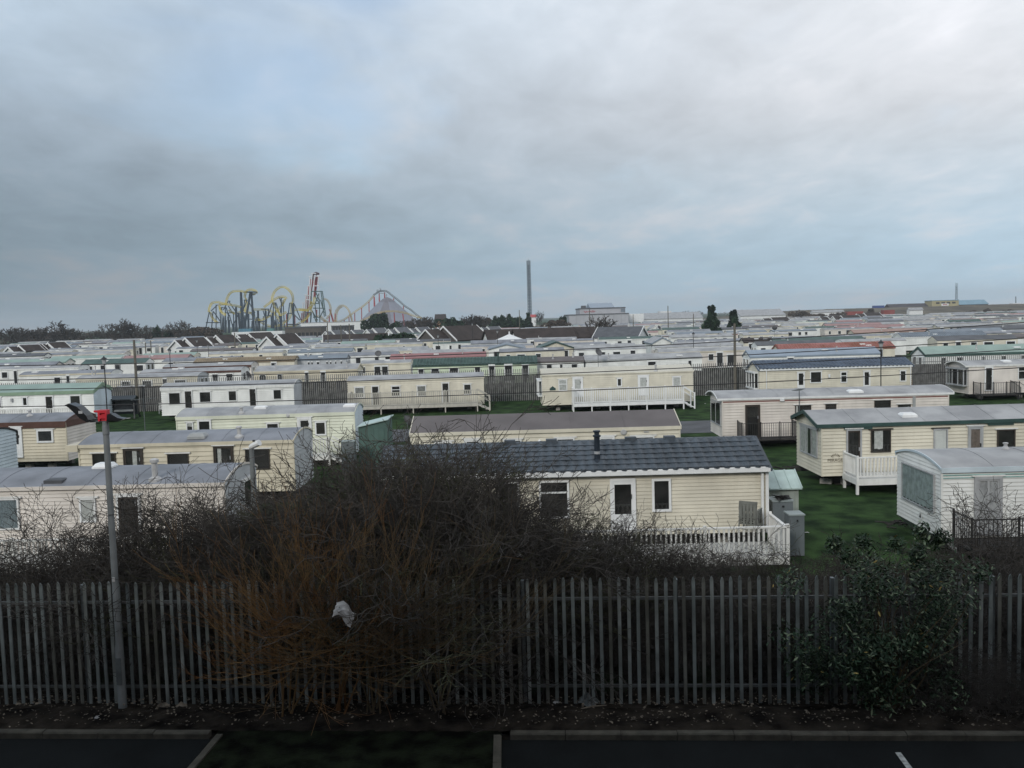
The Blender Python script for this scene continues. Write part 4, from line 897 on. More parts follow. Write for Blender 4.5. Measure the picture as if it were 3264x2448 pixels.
def mid(label, xl, xr, y, roof, roofm, wall, wins=None, fascia=None, rise=None, tiles=False, ang=0, w=3.0, endm=None, fh=.14, det=1, doors=(), gable=None, hatch=2):
    rs = rise if rise is not None else (.3 if roof == 'bow' else .5)
    cv = Caravan(label, (xl, y), (xr, y), roof=roof, rise=rs, wall=wall, roofm=roofm, fascia=fascia, ang=ang, w=w, detail=det, endm=endm, fh=fh, gable=gable)
    rg = random.Random(int(xl*7+y))
    if wins is None: auto_windows(cv, rg)
    else:
        for t in wins:
            a, b = cv.uv(t[0], y+10)[0], cv.uv(t[1], y+10)[0]
            z0, z1 = (cv.zb+.9, cv.zb+1.72) if len(t) < 3 else t[2:]
            fwin(cv, a, b, z0, z1, frame=GREYF if len(t) > 4 else UPVC)
        for t in doors: fwin(cv, cv.uv(t[0], y+10)[0], cv.uv(t[1], y+10)[0], cv.zb+.08, cv.zb+1.95, name='door')
        for sd_ in ('l', 'r'): fwin(cv, .5, 1.3, cv.zb+.9, cv.zb+1.75, sd_); fwin(cv, 1.7, 2.5, cv.zb+.9, cv.zb+1.75, sd_)
    if tiles: tile_roof(cv, roofm, 5, .34, False)
    for k in range(hatch):
        u = cv.L*rg.uniform(.1, .9); yy = rg.uniform(.5, 1.2); z = cv.h(yy)
        if rg.random() < .55: bx('roof_light', UPVC, cv.roofo, u-.3, u+.3, yy-.2, yy+.2, z-.03, z+.1)
        else: q = MB(); q.lathe([(.14, -.1), (.14, .02), (.06, .06), (.06, .38), (.09, .4), (.09, .48)], n=8); q.build('flue', VENT, cv.roofo, (u, yy, z))
    return cv
mid('white caravan with pale roof and a bow window beside the lantern post', -70, 250, 1180, 'bow', ROOFL, WHITEC, [(5, 26), (82, 96), (163, 172), (181, 194), (217, 233)], WHITE, doors=((44, 56),))
mid('cream caravan with yellowish fascia under low grey roof, behind pale green roof', 62, 352, 1196, 'bow', ROOFG, WHITEC, [(172, 195), (261, 280)], CREAM2, doors=((212, 223),))
mid('long cream caravan with diamond-leaded windows behind the board fence', 243, 630, 1209, 'bow', ROOFL, CREAM, [(386, 418), (454, 486), (556, 595)], CREAM, doors=((519, 533),), endm=GREYW)
mid('white caravan with dark brown eave and two windows near its end', 447, 768, 1189, 'bow', ROOFL, WHITEC, [(480, 520), (676, 697), (720, 744)], BRNF, fh=.2)
mid('pale-roofed caravan with dark red-brown fascia, its roof edge only showing', 520, 800, 1171, 'bow', ROOFL, PINKW, None, BRNF, fh=.26)
mid('caravan with tan tiled roof and pale gable end', 617, 938, 1158, 'pitch', TANR, CREAM, None, TANR, tiles=True)
mid('caravan with dusty pink roof and grey gable end', 389, 596, 1146, 'pitch', PINKR, WHITEC, [(395, 402), (412, 420), (447, 455), (470, 480), (520, 532), (548, 560)], PINKR, endm=GREYW, gable=GREYW)
mid('grey-walled caravan with blue-grey roof and paired narrow windows', 944, 1103, 1147, 'pitch', BGREYR, GREYW, [(981, 988, 1.0, 2.2), (992, 998, 1.0, 2.2), (1009, 1019, 1.0, 2.2), (1040, 1046, 1.0, 2.2), (1052, 1057, .6, 2.2), (1068, 1073, 1.0, 2.2), (1085, 1091, 1.0, 2.2)], BGREYR)
mid('cream caravan with pale lilac-grey pitched roof above the board fence', 810, 1138, 1185, 'pitch', ROOFL, CREAM2, [(827, 848), (884, 900)], CREAM2, doors=((972, 984), (1022, 1039)), ang=-2)
mid('cream caravan with wide dark patio window beside the green tiled one', 1150, 1308, 1160, 'bow', ROOFL, CREAM, [(1192, 1214, .55, 2.25), (1216, 1238, .55, 2.25), (1155, 1164)], CREAM)
m11 = mid('pale green caravan with dark green tiled roof behind the board fence', 1316, 1711, 1166.5, 'pitch', GTILE, GREENC, [(1332, 1352), (1373, 1401), (1431, 1463), (1512, 1532), (1663, 1686, .8, 2.3)], GTILE, tiles=True, doors=((1557, 1578), (1607, 1634)), rise=.6, ang=0, hatch=0)
q = MB(); q.lathe([(.12, -.2), (.12, .05), (.08, .1), (.08, .6), (.12, .62), (.12, .75)], n=10); q.build('flue', GTILE, m11.roofo, (m11.L*.69, .7, m11.h(.7)))
mid('caravan with faded red roof behind the green tiled one', 1244, 1547, 1143, 'pitch', REDR, WHITEC, None, REDR)
mid('caravan with brown-grey roof and three small windows above the fence', 1712, 1860, 1153, 'pitch', ROOFM, WHITEC, [(1741, 1760), (1784, 1793), (1820, 1841)], ROOFM, rise=.4)
mid('white caravan with long plain grey roof behind the tall cream one', 1866, 2237, 1148, 'pitch', ROOFL, WHITEC, [(2063, 2092), (2193, 2204)], GREYF, rise=.45)
mid('pinkish caravan with pale roof, door and large window by the wooden pole', 2100, 2392, 1124, 'bow', ROOFL, PINKW, [(2257, 2275), (2316, 2344, .5, 2.1)], CREAM2, doors=((2283, 2305),), rise=.4)
mid('pinkish white caravan with tan fascia and single dark door', 1788, 2025, 1107, 'bow', ROOFL, PINKW, [(1793, 1806), (1838, 1852), (1924, 1938)], TANR, doors=((1949, 1966),))
mid('caravan with pale blue roof behind the blue tiled one', 2392, 2805, 1137, 'pitch', BLUER, WHITEC, None, BLUER, rise=.6)
mid('caravan with orange-red tiled roof and white gable trim', 2485, 2852, 1117, 'pitch', ORANR, CREAM, None, ORANR, tiles=True, rise=.6)
mid('white caravan with pale green roof and dark green fascia beside the iron porch', 2950, 3420, 1130, 'pitch', PGREEN, WHITEC, [(2999, 3016), (3049, 3069), (3129, 3138), (3190, 3205), (3252, 3266)], GTILE, rise=.7, fh=.22)
mid('caravan with dark green-grey roof, behind orange-red roof', 2468, 2757, 1091, 'pitch', GTILE, WHITEC, None, DGREY, rise=.55)
mid('white caravan with blue-grey tiled roof and white gable before the slate roof', 2874, 3143, 1075, 'pitch', BGREYR, WHITEC, [(3030, 3040), (3060, 3073), (3108, 3118)], UPVC, rise=.6, tiles=True)
mid('caravan with grey tiled roof just behind blue-grey tiled roof', 2970, 3202, 1062, 'pitch', BGREYR, WHITEC, None, DGREY, rise=.6)
mid('grey caravan with dark slate roof and tall window', 3072, 3330, 1052, 'pitch', DGREY, GREYW, [(3220, 3232, .9, 2.2)], DGREY, rise=.6)
mid('caravan with long salmon-pink roof', 2722, 2962, 1061, 'pitch', SALM, CREAM, None, SALM, rise=.55)
mid('caravan with dull pink roof behind the salmon one', 2672, 2878, 1048, 'pitch', PINKR, WHITEC, None, PINKR)
mid('caravan with faded pink roof near cream block', 2632, 2811, 1038.5, 'pitch', PINKR, PINKW, None, PINKR)
mid('tall cream caravan end block with three small windows beyond the roofs', 2541, 2629, 1031, 'bow', ROOFC, CREAM, [(2552, 2560), (2578, 2585), (2604, 2611)], None)
mid('white caravan with one square window and brown fascia, mid field', 2096, 2250, 1073, 'bow', ROOFL, WHITEC, [(2111, 2125), (2140, 2146)], BRNF)
mid('cream caravan with dark brown roof next to the wooden pole', 2372, 2468, 1091, 'pitch', BROWNR, CREAM, None, BROWNR, rise=.6)
mid('caravan with long dark green flat roof near the dark gabled houses', 1836, 1990, 1069, 'pitch', GTILE, WHITEC, None, GTILE)
mid('white caravan with row of dark windows and thin green roof edge', 1380, 1598, 1097, 'bow', GTILE, WHITEC, [(1387, 1405), (1432, 1440), (1478, 1490), (1513, 1525), (1556, 1572)], WHITE, doors=((1460, 1470), (1540, 1547)))
mid('cream caravan behind the faded red roof', 1152, 1375, 1122, 'bow', ROOFL, CREAM, [(1246, 1263), (1288, 1296), (1303, 1311), (1318, 1332), (1346, 1361)], CREAM)
mid('caravan with steel-blue pitched roof and pale gable', 918, 1122, 1124, 'pitch', BGREYR, WHITEC, [(970, 980), (988, 994), (1025, 1034)], BGREYR)
mid('pale cream caravan with low bowed roof under white gabled chalets', 664, 900, 1129, 'bow', ROOFL, CREAM, [(700, 712), (735, 745), (768, 777), (826, 838)], None)
mid('caravan with slate roof at the field edge', -60, 140, 1139, 'pitch', DGREY, WHITEC, None, DGREY)
mid('caravan with pale sea-green roof, behind the lantern post', -90, 208, 1162, 'pitch', PGREEN, PINKW, None, PGREEN)
mid('caravan with low brown roof before the white gabled chalets', 612, 758, 1104, 'pitch', ROOFM, CREAM, None, ROOFM)
mid('cream caravan with small paired windows below the dark hedge', 1092, 1345, 1103, 'bow', ROOFL, CREAM, [(1135, 1143), (1160, 1170), (1284, 1292)], CREAM)
mid('plain white caravan before the brown-roofed houses', 1678, 1838, 1083, 'bow', ROOFL, WHITEC, None, None)
mid('long white caravan with pale roof beside the wooden pole', 2150, 2330, 1098, 'bow', ROOFL, WHITEC, [(2200, 2210), (2222, 2236), (2310, 2330)], None)
mid('grey-roofed caravan with dark fascia below the big evergreen', 2300, 2455, 1050, 'pitch', DGREY, WHITEC, None, DGREY)
mid('white caravan with maroon eave by the wooden pole', 2300, 2388, 1066, 'bow', ROOFL, PINKW, [(2316, 2326)], MAROON, doors=((2352, 2358),))
def endon(label, xl, xr, y, length, roofm, wall, fascia, rise=.9):
    a = at_z(xl, y, 2.45); b = at_z(xr, y, 2.45); w = b.x-a.x
    cv = Caravan(label, None, None, A=Vector((b.x, b.y, 0)), L=length, ang=90, w=w, roof='pitch', rise=rise, wall=wall, roofm=roofm, fascia=fascia, detail=1, oh=.2, ov=.2)
    fwin(cv, w*.12, w*.4, 1.0, 2.1, 'l'); fwin(cv, w*.6, w*.88, 1.0, 2.1, 'l')
endon('wide lodge with green gabled roof facing across the rows', 1715, 1826, 1107, 9, GTILE, CREAM, DGREENF)
endon('white lodge with blue-edged gable facing across the rows', 2070, 2142, 1092, 8, ROOFL, WHITEC, BLUER)
endon('lodge with pale blue low gable facing across the rows', 1560, 1672, 1109, 9, BGREYR, WHITEC, BLUER, .7)
endon('small white lodge with low white gable in the far rows', 2066, 2104, 1046, 8, ROOFL, WHITEC, UPVC)
# ================================================================== the packed rows beyond
rg = random.Random(42)
styles = [('pale grey', ROOFL, 8), ('grey', ROOFG, 5), ('dark grey', DGREY, 2), ('green', GTILE, 1.2), ('pale green', PGREEN, 1), ('brown', ROOFM, 1.3), ('pink', PINKR, .7), ('blue-grey', BGREYR, 1.5)]
walls = [('white', WHITEC, 5), ('cream', CREAM, 3), ('pinkish white', PINKW, 2)]
def pick(t): return rg.choices(t, [q_[2] for q_ in t])[0]
KEEP = []          # plan circles kept free for houses, trees and hedges: (x, y, r)
def clear(x, y, L, w):
    for (A, ex, ey, l2, w2) in FOOT:
        c = A+ex*l2/2+ey*w2/2; hx = abs(ex.x)*l2/2+abs(ey.x)*w2/2; hy = abs(ex.y)*l2/2+abs(ey.y)*w2/2
        if abs(c.x-(x+L/2)) < hx+L/2+.7 and abs(c.y-(y+w/2)) < hy+w/2+1.0: return False
    for (kx, ky, r) in KEEP:
        if abs(kx-(x+L/2)) < r+L/2 and abs(ky-(y+w/2)) < r+w/2: return False
    return True
def far_rows(rows, limit):
    cnt = 0; rest = MB(); restr = MB()
    for D, xa, xb in rows:
        x = max(-.60*D, xa)-rg.uniform(0, 12)
        while x < min(.60*D, xb):
            L = rg.choice((8.6, 9.4, 10.3, 10.9, 11.6)); y = D+rg.uniform(-3.2, 3.2); w = 3.0
            if rg.random() < .05: x += rg.uniform(4, 12); continue
            if not clear(x, y, L, w): x += 3.0; continue
            sn, sm, _ = pick(styles); wn, wm, _ = pick(walls); rf = 'bow' if sm in (ROOFL, ROOFG) and rg.random() < .6 else 'pitch'
            if cnt < limit:
                cnt += 1
                cv = Caravan(f'{wn} caravan with {sn} {"bowed" if rf == "bow" else "pitched"} roof in the packed rows beyond the fence', None, None, A=Vector((x, y, 0)), L=L, ang=rg.uniform(-2.5, 2.5), roof=rf, rise=rg.uniform(.28, .55) if rf == 'pitch' else .3,
                             wall=wm, roofm=sm, fascia=rg.choice((None, None, wm, sm)), detail=0 if D > 170 else 1, group=f'far {wn} caravans with {sn} {rf} roofs')
                if D < 330: auto_windows(cv, rg, D < 240)
                if D < 260 and rg.random() < .5: u = L*rg.uniform(.2, .8); bx('roof_light', UPVC, cv.roofo, u-.3, u+.3, .6, 1.0, cv.h(.8)-.05, cv.h(.8)+.12)
            else:
                FOOT.append((Vector((x, y, 0)), Vector((1, 0, 0)), Vector((0, 1, 0)), L, w))
                rest.box(x, x+L, y, y+w, .45, 2.45); restr.prism([(y-.1, 2.42), (y+w/2, 2.85), (y+w+.1, 2.42)], 0, x-.05, x+L+.05)
            x += L+rg.uniform(1.0, 2.6)
    if rest.f:
        o = thing('distant_caravans', 'mass of pale caravan roofs filling the farthest rows', 'caravans'); o['kind'] = 'stuff'
        rest.build('walls', WHITEC, o); restr.build('roofs', ROOFL, o)
# ================================================================== houses with white gables
GABW = mat('white_render', (.70, .71, .71), .7, .06, 1)
def chalet(label, x0, x1, yb, ln, a=40, ze=2.3, roofm=BROWNR, gab=GABW, slope=.70, name='chalet', group='white gabled chalets', w=None, chim=False, wing=True, barge=UPVC):
    nr = at_z(x1, yb, ze); k = ray(x0, yb); k = k.x/k.y; wing = wing and w is None; a = a-math.degrees(math.atan(k)) if w is None else a; sa, ca = math.sin(R_(a)), math.cos(R_(a))
    w = w or max(2.8, min(8, (nr.x-k*nr.y)/(sa+k*ca))); rise = w/2*slope
    o = thing(name, label, 'house', (nr.x, nr.y, 0), R_(a), group); KEEP.append((nr.x+ca*ln/2-sa*w/2, nr.y+sa*ln/2+ca*w/2, max(ln, w)*.5))
    q = MB(); q.prism([(0, 0), (0, ze), (w/2, ze+rise), (w, ze), (w, 0)], 0, 0, ln); q.build('wall', gab, o)
    q = MB(); q.prism([(-.3, ze-.2), (w/2, ze+rise+.04), (w+.3, ze-.2), (w+.3, ze-.05), (w/2, ze+rise+.22), (-.3, ze-.05)], 0, -.3, ln+.3); r = q.build('roof', roofm, o)
    q = MB(); q.prism([(-.34, ze-.36), (w/2, ze+rise-.08), (w+.34, ze-.36), (w+.34, ze-.0), (w/2, ze+rise+.3), (-.34, ze-.0)], 0, -.06, .06); me = q.mesh('bargeboard', barge)
    for x in (-.37, ln+.37): link('bargeboard', me, r, (x, 0, 0))
    if wing:                                  # the taller main roof behind the little front gable
        y0, y1, xs = -.34*w, w*.92, ln*.42; r2 = (y1-y0)/2*slope; ym = (y0+y1)/2
        q = MB(); q.prism([(y0, 0), (y0, ze), (ym, ze+r2), (y1, ze), (y1, 0)], 0, xs, xs+ln); q.build('main_wall', gab, o)
        q = MB(); q.prism([(y0-.3, ze-.2), (ym, ze+r2+.04), (y1+.3, ze-.2), (y1+.3, ze-.05), (ym, ze+r2+.22), (y0-.3, ze-.05)], 0, xs-.3, xs+ln+.3); r3 = q.build('main_roof', roofm, o)
        q = MB(); q.prism([(y0-.34, ze-.36), (ym, ze+r2-.08), (y1+.34, ze-.36), (y1+.34, ze), (ym, ze+r2+.3), (y0-.34, ze)], 0, -.06, .06); me = q.mesh('main_bargeboard', UPVC)
        for x in (xs-.37, xs+ln+.37): link('bargeboard', me, r3, (x, 0, 0))
    if chim: bx('chimney', BRICK, r, ln*.5, ln*.5+.6, w/2-.3, w/2+.3, ze+rise-.2, ze+rise+.8)
    for u in (.18, .55): fw_ = link('window', unit_window(UPVC, DARKGLASS), o, (ln*u+.6, -.02, 1.5)); fw_.scale = (1.2, .08, 1.0)
    fw_ = link('window', unit_window(UPVC, DARKGLASS), o, (-.02, w/2, 1.4)); fw_.scale = (1.2, .08, 1.0); fw_.rotation_euler.z = -math.pi/2
    return o
row1 = [(21, 44, 1121, 6, 'low long roof by the bare trees'), (112, 146, 1116, 4.5, 'beside the dark roof at the bare trees'), (538, 587, 1112, 4.6, 'farthest from the coaster of three under the trees'), (640, 685, 1101, 4.8, 'between two others under the bare tree line'),
        (727, 742, 1097, 5, 'smallest of three under the bare trees'), (743, 774, 1084, 9, 'under the coaster loop'), (828, 881, 1104, 4.6, 'standing before the long brown roof')]
for x0, x1, yb, ln, d in row1: chalet(f'white gabled chalet with dark brown roof, {d}', x0, x1, yb, ln)
row2 = [(1029, 1050, 1069), (1096, 1114, 1066), (1157, 1184, 1066), (1227, 1255, 1065), (1297, 1322, 1062), (1374, 1389, 1056), (1446, 1473, 1061), (1527, 1546, 1056)]
for x0, x1, yb in row2: chalet('white gabled chalet with dark roof in the row below the dark evergreen and tent', x0, x1, yb, 5.2, group='chalets below the tent', roofm=DGREY)
for x0, x1, yb in ((2608, 2621, 1019), (2648, 2664, 1018), (2722, 2741, 1011), (2425, 2440, 1024)): chalet('dark roofed chalet with white gable below the sea bank', x0, x1, yb, 9, group='chalets below the sea bank')
chalet('long brown-roofed house behind the white gabled chalet', 1002, 1034, 1089, 16, a=12, w=5, name='house', group='brown roofed houses', slope=.6)
chalet('dark brown gabled house with bare gable below the lantern', 1330, 1392, 1086, 10, a=40, gab=mat('brown_gable', (.09, .08, .075), .8, .1, 2), name='house', group='brown roofed houses')
for i, (x0, x1, yb, ln) in enumerate(((1545, 1560, 1084, 13), (1640, 1652, 1083, 13), (1690, 1714, 1080, 12), (1768, 1779, 1077, 9))):
    chalet(('large brown-roofed house beside the white pavilion', 'large brown-roofed house behind the white pavilion', 'brown-roofed house with dark gable next to the pavilion', 'last brown-roofed house of the row, with white windows')[i], x0, x1, yb, ln, a=14, w=6.5, name='house', group='brown roofed houses', ze=2.3, slope=.62, barge=BROWNR)
chalet('white cottage with dark roof at the end of the brown houses', 1822, 1894, 1075, 10, a=-30, w=5.5, name='house', group='brown roofed houses', roofm=DGREY)
cg = thing('gable_front', 'narrow white pointed gable with round dark emblem before brown roofs', 'house', (*at_z(1652, 1092, 1.5).xy, 0))
q = MB(); q.prism([(0, 0), (1.8, 0), (1.8, 2.2), (.9, 4.6), (0, 2.2)], 1, 0, 4); q.build('wall', GABW, cg)
q = MB(); q.lathe([(.42, 0), (.42, .05)], n=18); o = q.build('emblem', mat('emblem_dark', (.12, .07, .06), .6, .3, 3), cg, (.9, -.02, 3.0)); o.rotation_euler.x = math.pi/2
q = MB(); q.lathe([(.26, 0), (.26, .03)], n=18); o = q.build('emblem_centre', GABW, cg, (.9, -.075, 3.0)); o.rotation_euler.x = math.pi/2
bx('door', DARKGLASS, cg, .3, 1.5, -.04, .0, .05, 1.9)
KEEP.append((cg.location.x+1, cg.location.y+2, 4))
pv = thing('pavilion', 'white pavilion with low pyramid roof and finial before brown houses', 'pavilion', (*at_z(1624, 1090, 2.2).xy, 0)); KEEP.append((pv.location.x, pv.location.y, 4.5))
q = MB(); q.lathe([(3.6, 2.2), (3.6, 2.35), (1.2, 3.3), (.15, 3.75), (.1, 4.3)], n=10); q.build('roof', GABW, pv)
for k in range(8): a = k*math.pi/4; bx('post', GABW, pv, 3.3*math.cos(a)-.08, 3.3*math.cos(a)+.08, 3.3*math.sin(a)-.08, 3.3*math.sin(a)+.08, 0, 2.2)
# a white van parked by the chalets
vp = at_z(808, 1112, 0)
van = thing('parked_van', 'white van parked beside the white gabled chalet', 'van', (vp.x-2, vp.y, 0)); KEEP.append((vp.x, vp.y, 4))
q = MB(); q.prism([(0, .35), (4.9, .35), (5.0, .9), (4.6, 1.15), (4.0, 1.95), (3.6, 2.1), (.15, 2.1), (0, 1.9)], 1, 0, 1.9); q.build('body', UPVC, van)
bx('window', DARKGLASS, van, 3.1, 4.0, -.01, .0, 1.25, 1.8)
for x in (.95, 4.0):
    q = MB(); q.lathe([(.1, -.1), (.34, -.1), (.34, .1), (.1, .1)], n=12); o = q.build('wheel', BLACKM, van, (x, .08, .34)); o.rotation_euler.x = math.pi/2
# ================================================================== amusement park, about 700 m away
YEL = mat('yellow_track', (.55, .44, .06), .5, .1, .2); NAVY = mat('navy_support', (.022, .04, .06), .5, .15, .2); REDS = mat('red_support', (.36, .05, .05), .5, .1, .2)
WHS = mat('white_support', (.62, .63, .65), .5, .06, .2); DKG = mat('dark_green_support', (.03, .07, .06), .5, .1, .2); GREYT = mat('grey_track', (.14, .16, .17), .5, .1, .2)
def Z2(x, y): return 640+x/6.144, 850+y/6.144
def Z3(x, y): return 960+x/5.027, 860+y/5.027
def smooth(pts, n=5):
    out = []
    for i in range(len(pts)-1):
        p0, p1, p2, p3 = (Vector(pts[max(i-1, 0)]), Vector(pts[i]), Vector(pts[i+1]), Vector(pts[min(i+2, len(pts)-1)]))
        for k in range(n):
            t = k/n; out.append(.5*((2*p1)+(p2-p0)*t+(2*p0-5*p1+4*p2-p3)*t*t+(3*p1-p0-3*p2+p3)*t**3))
    return out+[Vector(pts[-1])]
def track(q, zf, pts, D, dd=0, r=.26, gap=1.15):
    n = len(pts); P = smooth([tuple(at_y(*zf(*p), D+dd*math.sin(i*.9))) for i, p in enumerate(pts)])
    q.tube(P, r*1.25, 6)
    side = []
    for i, p in enumerate(P):
        d = P[min(i+1, len(P)-1)]-P[max(i-1, 0)]; e = Vector((-d.z, 0, d.x)); e = e.normalized() if e.length > 1e-4 else Vector((0, 0, 1))
        if e.z < -0.3: e = -e
        side.append(p+e*gap)
    for s_ in (-.5, .5): q.tube([p+Vector((0, s_, 0)) for p in side], r*.6, 5)
    for i in range(0, len(P)): q.tube([P[i], side[i]], r*.45, 4, False)
def strut(root, zf, a, b, D, r, m, dd=0):
    q = MB(); q.tube([at_y(*zf(*a), D+dd), at_y(*zf(*b), D+dd)], r, 6); base = q.build('support', m, root)
def put(root, q, name, m): return q.build(name, m, root)
D1 = 720
rc = thing('roller_coaster', 'yellow-tracked looping roller coaster on dark blue tubular supports', 'roller coaster')
q = MB()
for i, t in enumerate(([(170,880),(190,790),(230,725),(320,705),(420,730),(500,745),(600,760),(700,780),(780,805)], [(500,740),(520,650),(560,560),(620,505),(700,490),(785,488),(850,505),(900,510)],
    [(890,510),(920,475),(990,460),(1060,480),(1085,515),(1050,550),(1010,550)], [(890,520),(870,600),(880,700),(885,780),(850,860),(900,900),(980,920),(1020,980)],
    [(1400,690),(1420,580),(1470,480),(1560,415),(1640,415),(1720,470),(1780,560),(1795,690)], [(1250,800),(1330,740),(1420,670),(1520,615),(1600,600),(1660,620),(1640,690),(1580,790),(1500,880),(1430,930),(1330,990),(1200,1050),(1100,1050)],
    [(1060,1050),(1150,1080),(1250,1140),(1380,1180),(1500,1170),(1600,1130),(1700,1060),(1770,960),(1795,690)], [(1040,850),(1150,850),(1250,850),(1350,870),(1430,930),(1500,1010),(1540,1080)],
    [(500,745),(400,750),(360,790),(370,850),(400,900),(480,960)], [(180,890),(200,980),(260,1060),(330,1110)], [(1800,870),(1900,850),(2000,850),(2100,870),(2150,790),(2180,690)], [(2130,890),(2080,1020),(2000,1080),(1850,1160),(1700,1170),(1500,1165)],
    [(1400,690),(1440,800),(1500,880),(1560,960),(1680,900)], [(540,850),(600,900),(680,930),(780,900)])):
    track(q, Z2, t, D1+(i % 4)*9-12, 5)
put(rc, q, 'track', YEL)
thin = [((170,870),(80,1290)),((100,1095),(380,1095)),((240,875),(205,1290)),((300,745),(300,1290)),((200,870),(330,745)),((250,880),(390,1080)),((370,790),(405,1290)),((410,800),(425,1290)),((385,800),(445,800)),((480,770),(490,1290)),((530,690),(440,850)),((555,690),(690,890)),((540,770),(620,900)),
        ((530,675),(580,675)),((860,660),(770,1290)),((840,655),(910,655)),((910,650),(850,800)),((940,690),(1000,800)),((1110,860),(1120,1290)),((1130,860),(1145,1290)),((1180,830),(1340,830)),((1260,830),(1280,1290)),((1220,860),(1260,1000)),((1330,840),(1310,1000)),((1400,710),(1480,710)),((1400,720),(1310,1000)),((1425,720),(1400,1290)),((1460,720),(1480,1290)),((1480,720),(1590,1200)),
        ((1530,605),(1620,605)),((1575,610),(1590,1290)),((1540,610),(1590,740)),((1610,660),(1640,1200)),((1600,700),(1530,1000)),((1735,715),(1830,715)),((1740,720),(1690,1100)),((1770,720),(1800,950)),((1815,720),(1820,1290)),((1830,730),(1990,1110)),((1690,915),(1830,915)),((1700,920),(1690,1290)),((1810,920),(1940,1050)),
        ((470,905),(690,905)),((480,910),(470,1290)),((540,910),(560,1290)),((560,940),(650,1260)),((640,920),(650,1290)),((500,800),(550,1000)),((620,1180),(750,900)),((1000,800),(1060,905)),((830,905),(1060,905)),((1050,905),(1090,1290)),((880,1020),(1010,1030)),((1150,1075),(1250,1070)),((1580,1065),(1720,1065)),((1690,1130),(1930,1130)),((1300,960),(1380,960)),((2050,900),(2170,900)),((2160,900),(2140,1200)),((2060,905),(2010,1200))]
for i, (a, b) in enumerate(thin): strut(rc, Z2, a, b, D1-8+(i*7) % 30, .42, NAVY)
for a, b in (((785,490),(800,1290)),((785,490),(850,1290)),((690,790),(700,1290)),((975,495),(870,1100)),((990,495),(1045,1290)),((870,1000),(880,1290)),((740,905),(770,1290)),((930,920),(935,1290)),((1270,870),(1275,1290)),((1410,900),(1420,1290)),((1560,950),(1570,1290)),((1810,720),(1825,1290))): strut(rc, Z2, a, b, D1, .85, NAVY)
rg2 = random.Random(8)
for k in range(46):
    x = rg2.uniform(430, 1560); y = rg2.uniform(930, 1120); strut(rc, Z2, (x, y), (x+rg2.uniform(-22, 22), 1300), D1+rg2.uniform(-15, 25), .36, NAVY)
for x in (1270, 1840, 1980, 2090, 2030, 1680, 940): strut(rc, Z2, (x, rg2.uniform(870, 980)), (x+6, 1300), D1+22, .5, REDS)
q = MB(); p = at_y(*Z2(985, 500), D1); q.lathe([(4.6, -.3), (4.9, .1), (4.4, .5), (1.2, .7), (1.0, -1.2)], n=20); q.build('turning_hub', NAVY, rc, p)
lf = thing('coaster_lift_tower', 'tall red and white lift tower rising steeply beside the yellow coaster', 'roller coaster')
q = MB()
for a, b, r in (((245,75),(215,250),.5),((200,90),(105,640),.9),((160,150),(60,700),.8),((130,260),(25,860),.8),((260,120),(225,430),.5),((240,120),(205,440),.5),((110,640),(90,870),.7),((25,700),(20,870),.7),((250,640),(240,870),.5),((450,740),(450,850),.5)): q.tube([at_y(*Z3(*a), 735), at_y(*Z3(*b), 735)], r, 6)
for k in range(22): t = k/21; q.tube([at_y(*Z3(228-22*t, 120+320*t), 734), at_y(*Z3(268-36*t, 120+320*t), 734)], .22, 4)
q.build('red_track', REDS, lf)
q = MB(); q.tube([at_y(*Z3(185, 160), 733), at_y(*Z3(190, 85), 733), at_y(*Z3(215, 62), 733), at_y(*Z3(290, 66), 733)], .9, 6); q.tube([at_y(*Z3(205, 58), 733), at_y(*Z3(240, 45), 733), at_y(*Z3(280, 60), 733)], .7, 6); q.build('crest', mat('dark_maroon', (.07, .035, .04), .6, .1, .2), lf)
for a, b in (((30,530),(25,870)),((70,400),(55,870)),((108,260),(85,640)),((140,110),(125,640)),((180,58),(150,330)),((215,90),(185,470)),((280,100),(270,260)),((285,260),(290,480)),((200,260),(190,470)),((150,330),(120,640)),((95,260),(125,260)),((125,112),(165,112)),((165,58),(240,58)),((55,400),(80,400)),((195,258),(285,258)),((205,100),(310,104)),((40,640),(125,640)),((20,530),(50,530)),((75,480),(145,480)),((90,410),(160,410))): strut(lf, Z3, a, b, 732, .42, WHS)
for a, b in (((165,345),(340,345)),((340,345),(395,745)),((318,345),(372,752)),((165,345),(150,870)),((290,470),(300,870)),((220,540),(255,870)),((140,540),(300,540)),((190,615),(350,615)),((370,620),(300,760)),((190,760),(305,760)),((170,650),(265,810)),((75,690),(165,690)),((165,690),(150,870)),((180,660),(250,870)),((80,700),(70,870)),((310,480),(370,690)),((230,345),(285,480)),((285,380),(225,540)),((225,430),(290,540))): strut(lf, Z3, a, b, 728, .40, DKG)
q = MB(); track(q, Z3, [(205, 440), (185, 560), (160, 640), (130, 740), (60, 810), (10, 845)], 724); track(q, Z3, [(-40, 650), (40, 655), (110, 650), (170, 600)], 722); q.build('yellow_track', YEL, lf)
ml = thing('roller_coaster', 'yellow roller coaster on red supports climbing over the grey pyramid tent', 'roller coaster')
q = MB()
for i, t in enumerate(([(300,740),(380,820),(450,855),(530,850),(620,830),(720,785),(780,740),(900,655),(1000,585),(1100,500),(1170,415)], [(545,860),(557,700),(600,610),(650,580),(700,592),(750,645),(780,720),(815,845)], [(575,860),(572,720),(610,630),(660,595)],
    [(365,470),(410,492),(450,560),(465,630),(455,720),(415,795)], [(895,890),(960,830),(1060,780),(1150,730),(1270,690),(1400,672),(1500,672),(1600,685),(1700,707),(1800,742),(1930,782)], [(250,740),(330,800),(420,850)])):
    track(q, Z3, t, 690 if i == 4 else 755, 3, .22, .95)
